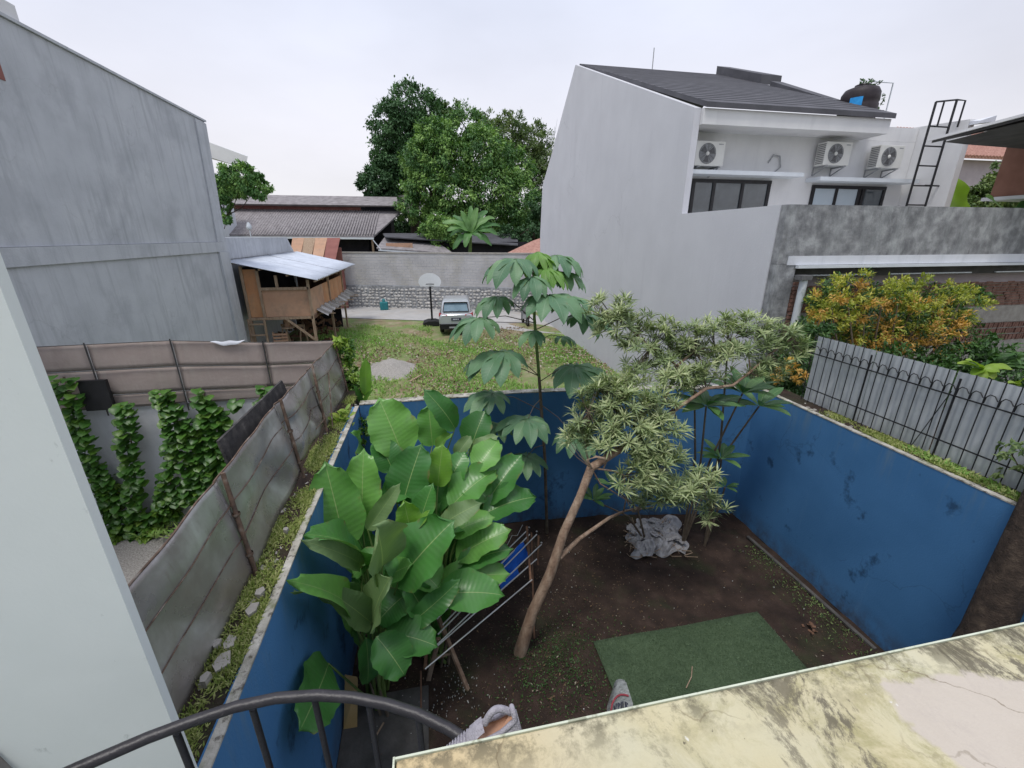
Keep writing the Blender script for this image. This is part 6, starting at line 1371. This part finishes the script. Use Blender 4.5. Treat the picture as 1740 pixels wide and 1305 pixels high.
# leaning board and stake by the clump
obj('leaning_board', MB().hexa([P(584, 1240, Z=.03), P(607, 1236, Z=.03), P(606, 1232, Z=.03), P(584, 1234, Z=.03)], [P(586, 1150, Z=.52), P(608, 1156, Z=.52), P(607, 1150, Z=.54), P(586, 1146, Z=.54)]), m_yel, label='yellowish board standing against the blue wall under the big leaf', cat='board')
obj('stake', MB().tube([P(716, 1292, Z=.02), P(715, 1140, Z=.75)], .009, 6), m_woodd, label='thin brown stake standing by the paving at the foot of the clump', cat='stake')
p = P(640, 1250, Z=.06); obj('stick', MB().beam(P(632, 1262, Z=.05), P(652, 1228, Z=.05), .015, .01), m_wood, label='short pale stick lying on the dark paving', cat='stick')
# crumpled sheeting and debris
tr_ = thing('crumpled_sheeting', 'grey crumpled plastic sheeting heaped with twigs near the far wall', 'sheeting', (3.6, 5.4, 0))
mb = MB()
def sheet_f(a, b):
    o_ = [(1062, 885), (1150, 872), (1172, 935), (1078, 940)]
    u = (o_[0][0] * (1 - a) + o_[1][0] * a) * (1 - b) + (o_[3][0] * (1 - a) + o_[2][0] * a) * b; v = (o_[0][1] * (1 - a) + o_[1][1] * a) * (1 - b) + (o_[3][1] * (1 - a) + o_[2][1] * a) * b
    p_ = P(u + 6 * math.sin(b * 11) , v + 5 * math.sin(a * 13), Z=.1); h_ = .05 * abs(math.sin(a * 7 + b * 5)) + .04 * abs(math.sin(b * 13 - a * 9)) + .03 * abs(math.sin(a * 27 + 3 * b)) + .02 * abs(math.sin(b * 41 + a * 5)) + .01 * math.sin(math.pi * a) * math.sin(math.pi * b)
    e_ = min(a, b, 1 - a, 1 - b); return (p_.x, p_.y, .03 + h_ * min(1, e_ * 6))
mb.grid(sheet_f, 44, 40, False); obj('sheet', mb, m_tarp, tr_)
for k in range(13):
    c0 = P(rnd.uniform(1072, 1155), rnd.uniform(885, 935), Z=.12 + .05 * rnd.random()); r0 = rnd.uniform(.10, .24); a0 = rnd.uniform(0, 6)
    e1_ = Vector((math.cos(a0), math.sin(a0), rnd.uniform(-.35, .35))); e2_ = Vector((-math.sin(a0), math.cos(a0), rnd.uniform(-.35, .35)))
    rk = [rnd.uniform(.5, 1.1) for _ in range(8)]
    def frag(a, b):
        th_ = a * 2 * math.pi; rr_ = r0 * b * (rk[int(a * 8) % 8] * (1 - (a * 8) % 1) + rk[(int(a * 8) + 1) % 8] * ((a * 8) % 1))
        return c0 + e1_ * rr_ * math.cos(th_) + e2_ * rr_ * math.sin(th_) * .7 + Vector((0, 0, .02 * math.sin(rr_ * 60 + th_ * 3)))
    fm = MB(); fm.grid(frag, 16, 5, False); obj('torn_piece', fm, m_tarp, tr_)
dbx = MB()
for _ in range(90):
    a = P(rnd.uniform(1060, 1165), rnd.uniform(890, 948), Z=.06); d = Vector((rnd.uniform(-.2, .2), rnd.uniform(-.15, .15), rnd.uniform(-.02, .12))); dbx.tube([a, a + d], rnd.uniform(.003, .008), 4)
obj('twigs', dbx, m_wood, tr_, kind='stuff')
obj('kerb_strip', MB().beam((5.22, 5.2, .03), (5.30, 3.0, .03), .05, .03), m_conf, kind='structure')
gp = MB()
for k in range(14): gp.box(-.1, .1, -.06, .06, 0, .02, Matrix.Translation((rnd.gauss(4.75, .06), rnd.gauss(3.42, .05), .02 + .008 * k)) @ Matrix.Rotation(rnd.uniform(0, 3), 4, 'Z') @ Matrix.Rotation(rnd.uniform(-.5, .5), 4, 'X') @ Matrix.Scale(.22, 4))
obj('rubble_heap', gp, m_woodd, label='tiny heap of brown rubble on the soil by the right blue wall', cat='rubble', kind='stuff')

# dark trunk in the right foreground
dt = thing('dark_trunk', 'thick dark leaning trunk at the right edge beyond the mossy slab', 'tree', (5.0, 2.1, 0))
obj('trunk', MB().tube([P(1580, 1230, Y=2.0), P(1672, 1080, Y=2.1), P(1722, 965, Y=2.2), P(1775, 850, Y=2.3), P(1850, 700, Y=2.5)], [.20, .165, .15, .14, .13], 18), m_barkd, dt)
obj('limb', MB().tube([P(1762, 880, Y=2.3), P(1800, 800, Y=2.2)], [.06, .03], 8), m_barkd, dt)
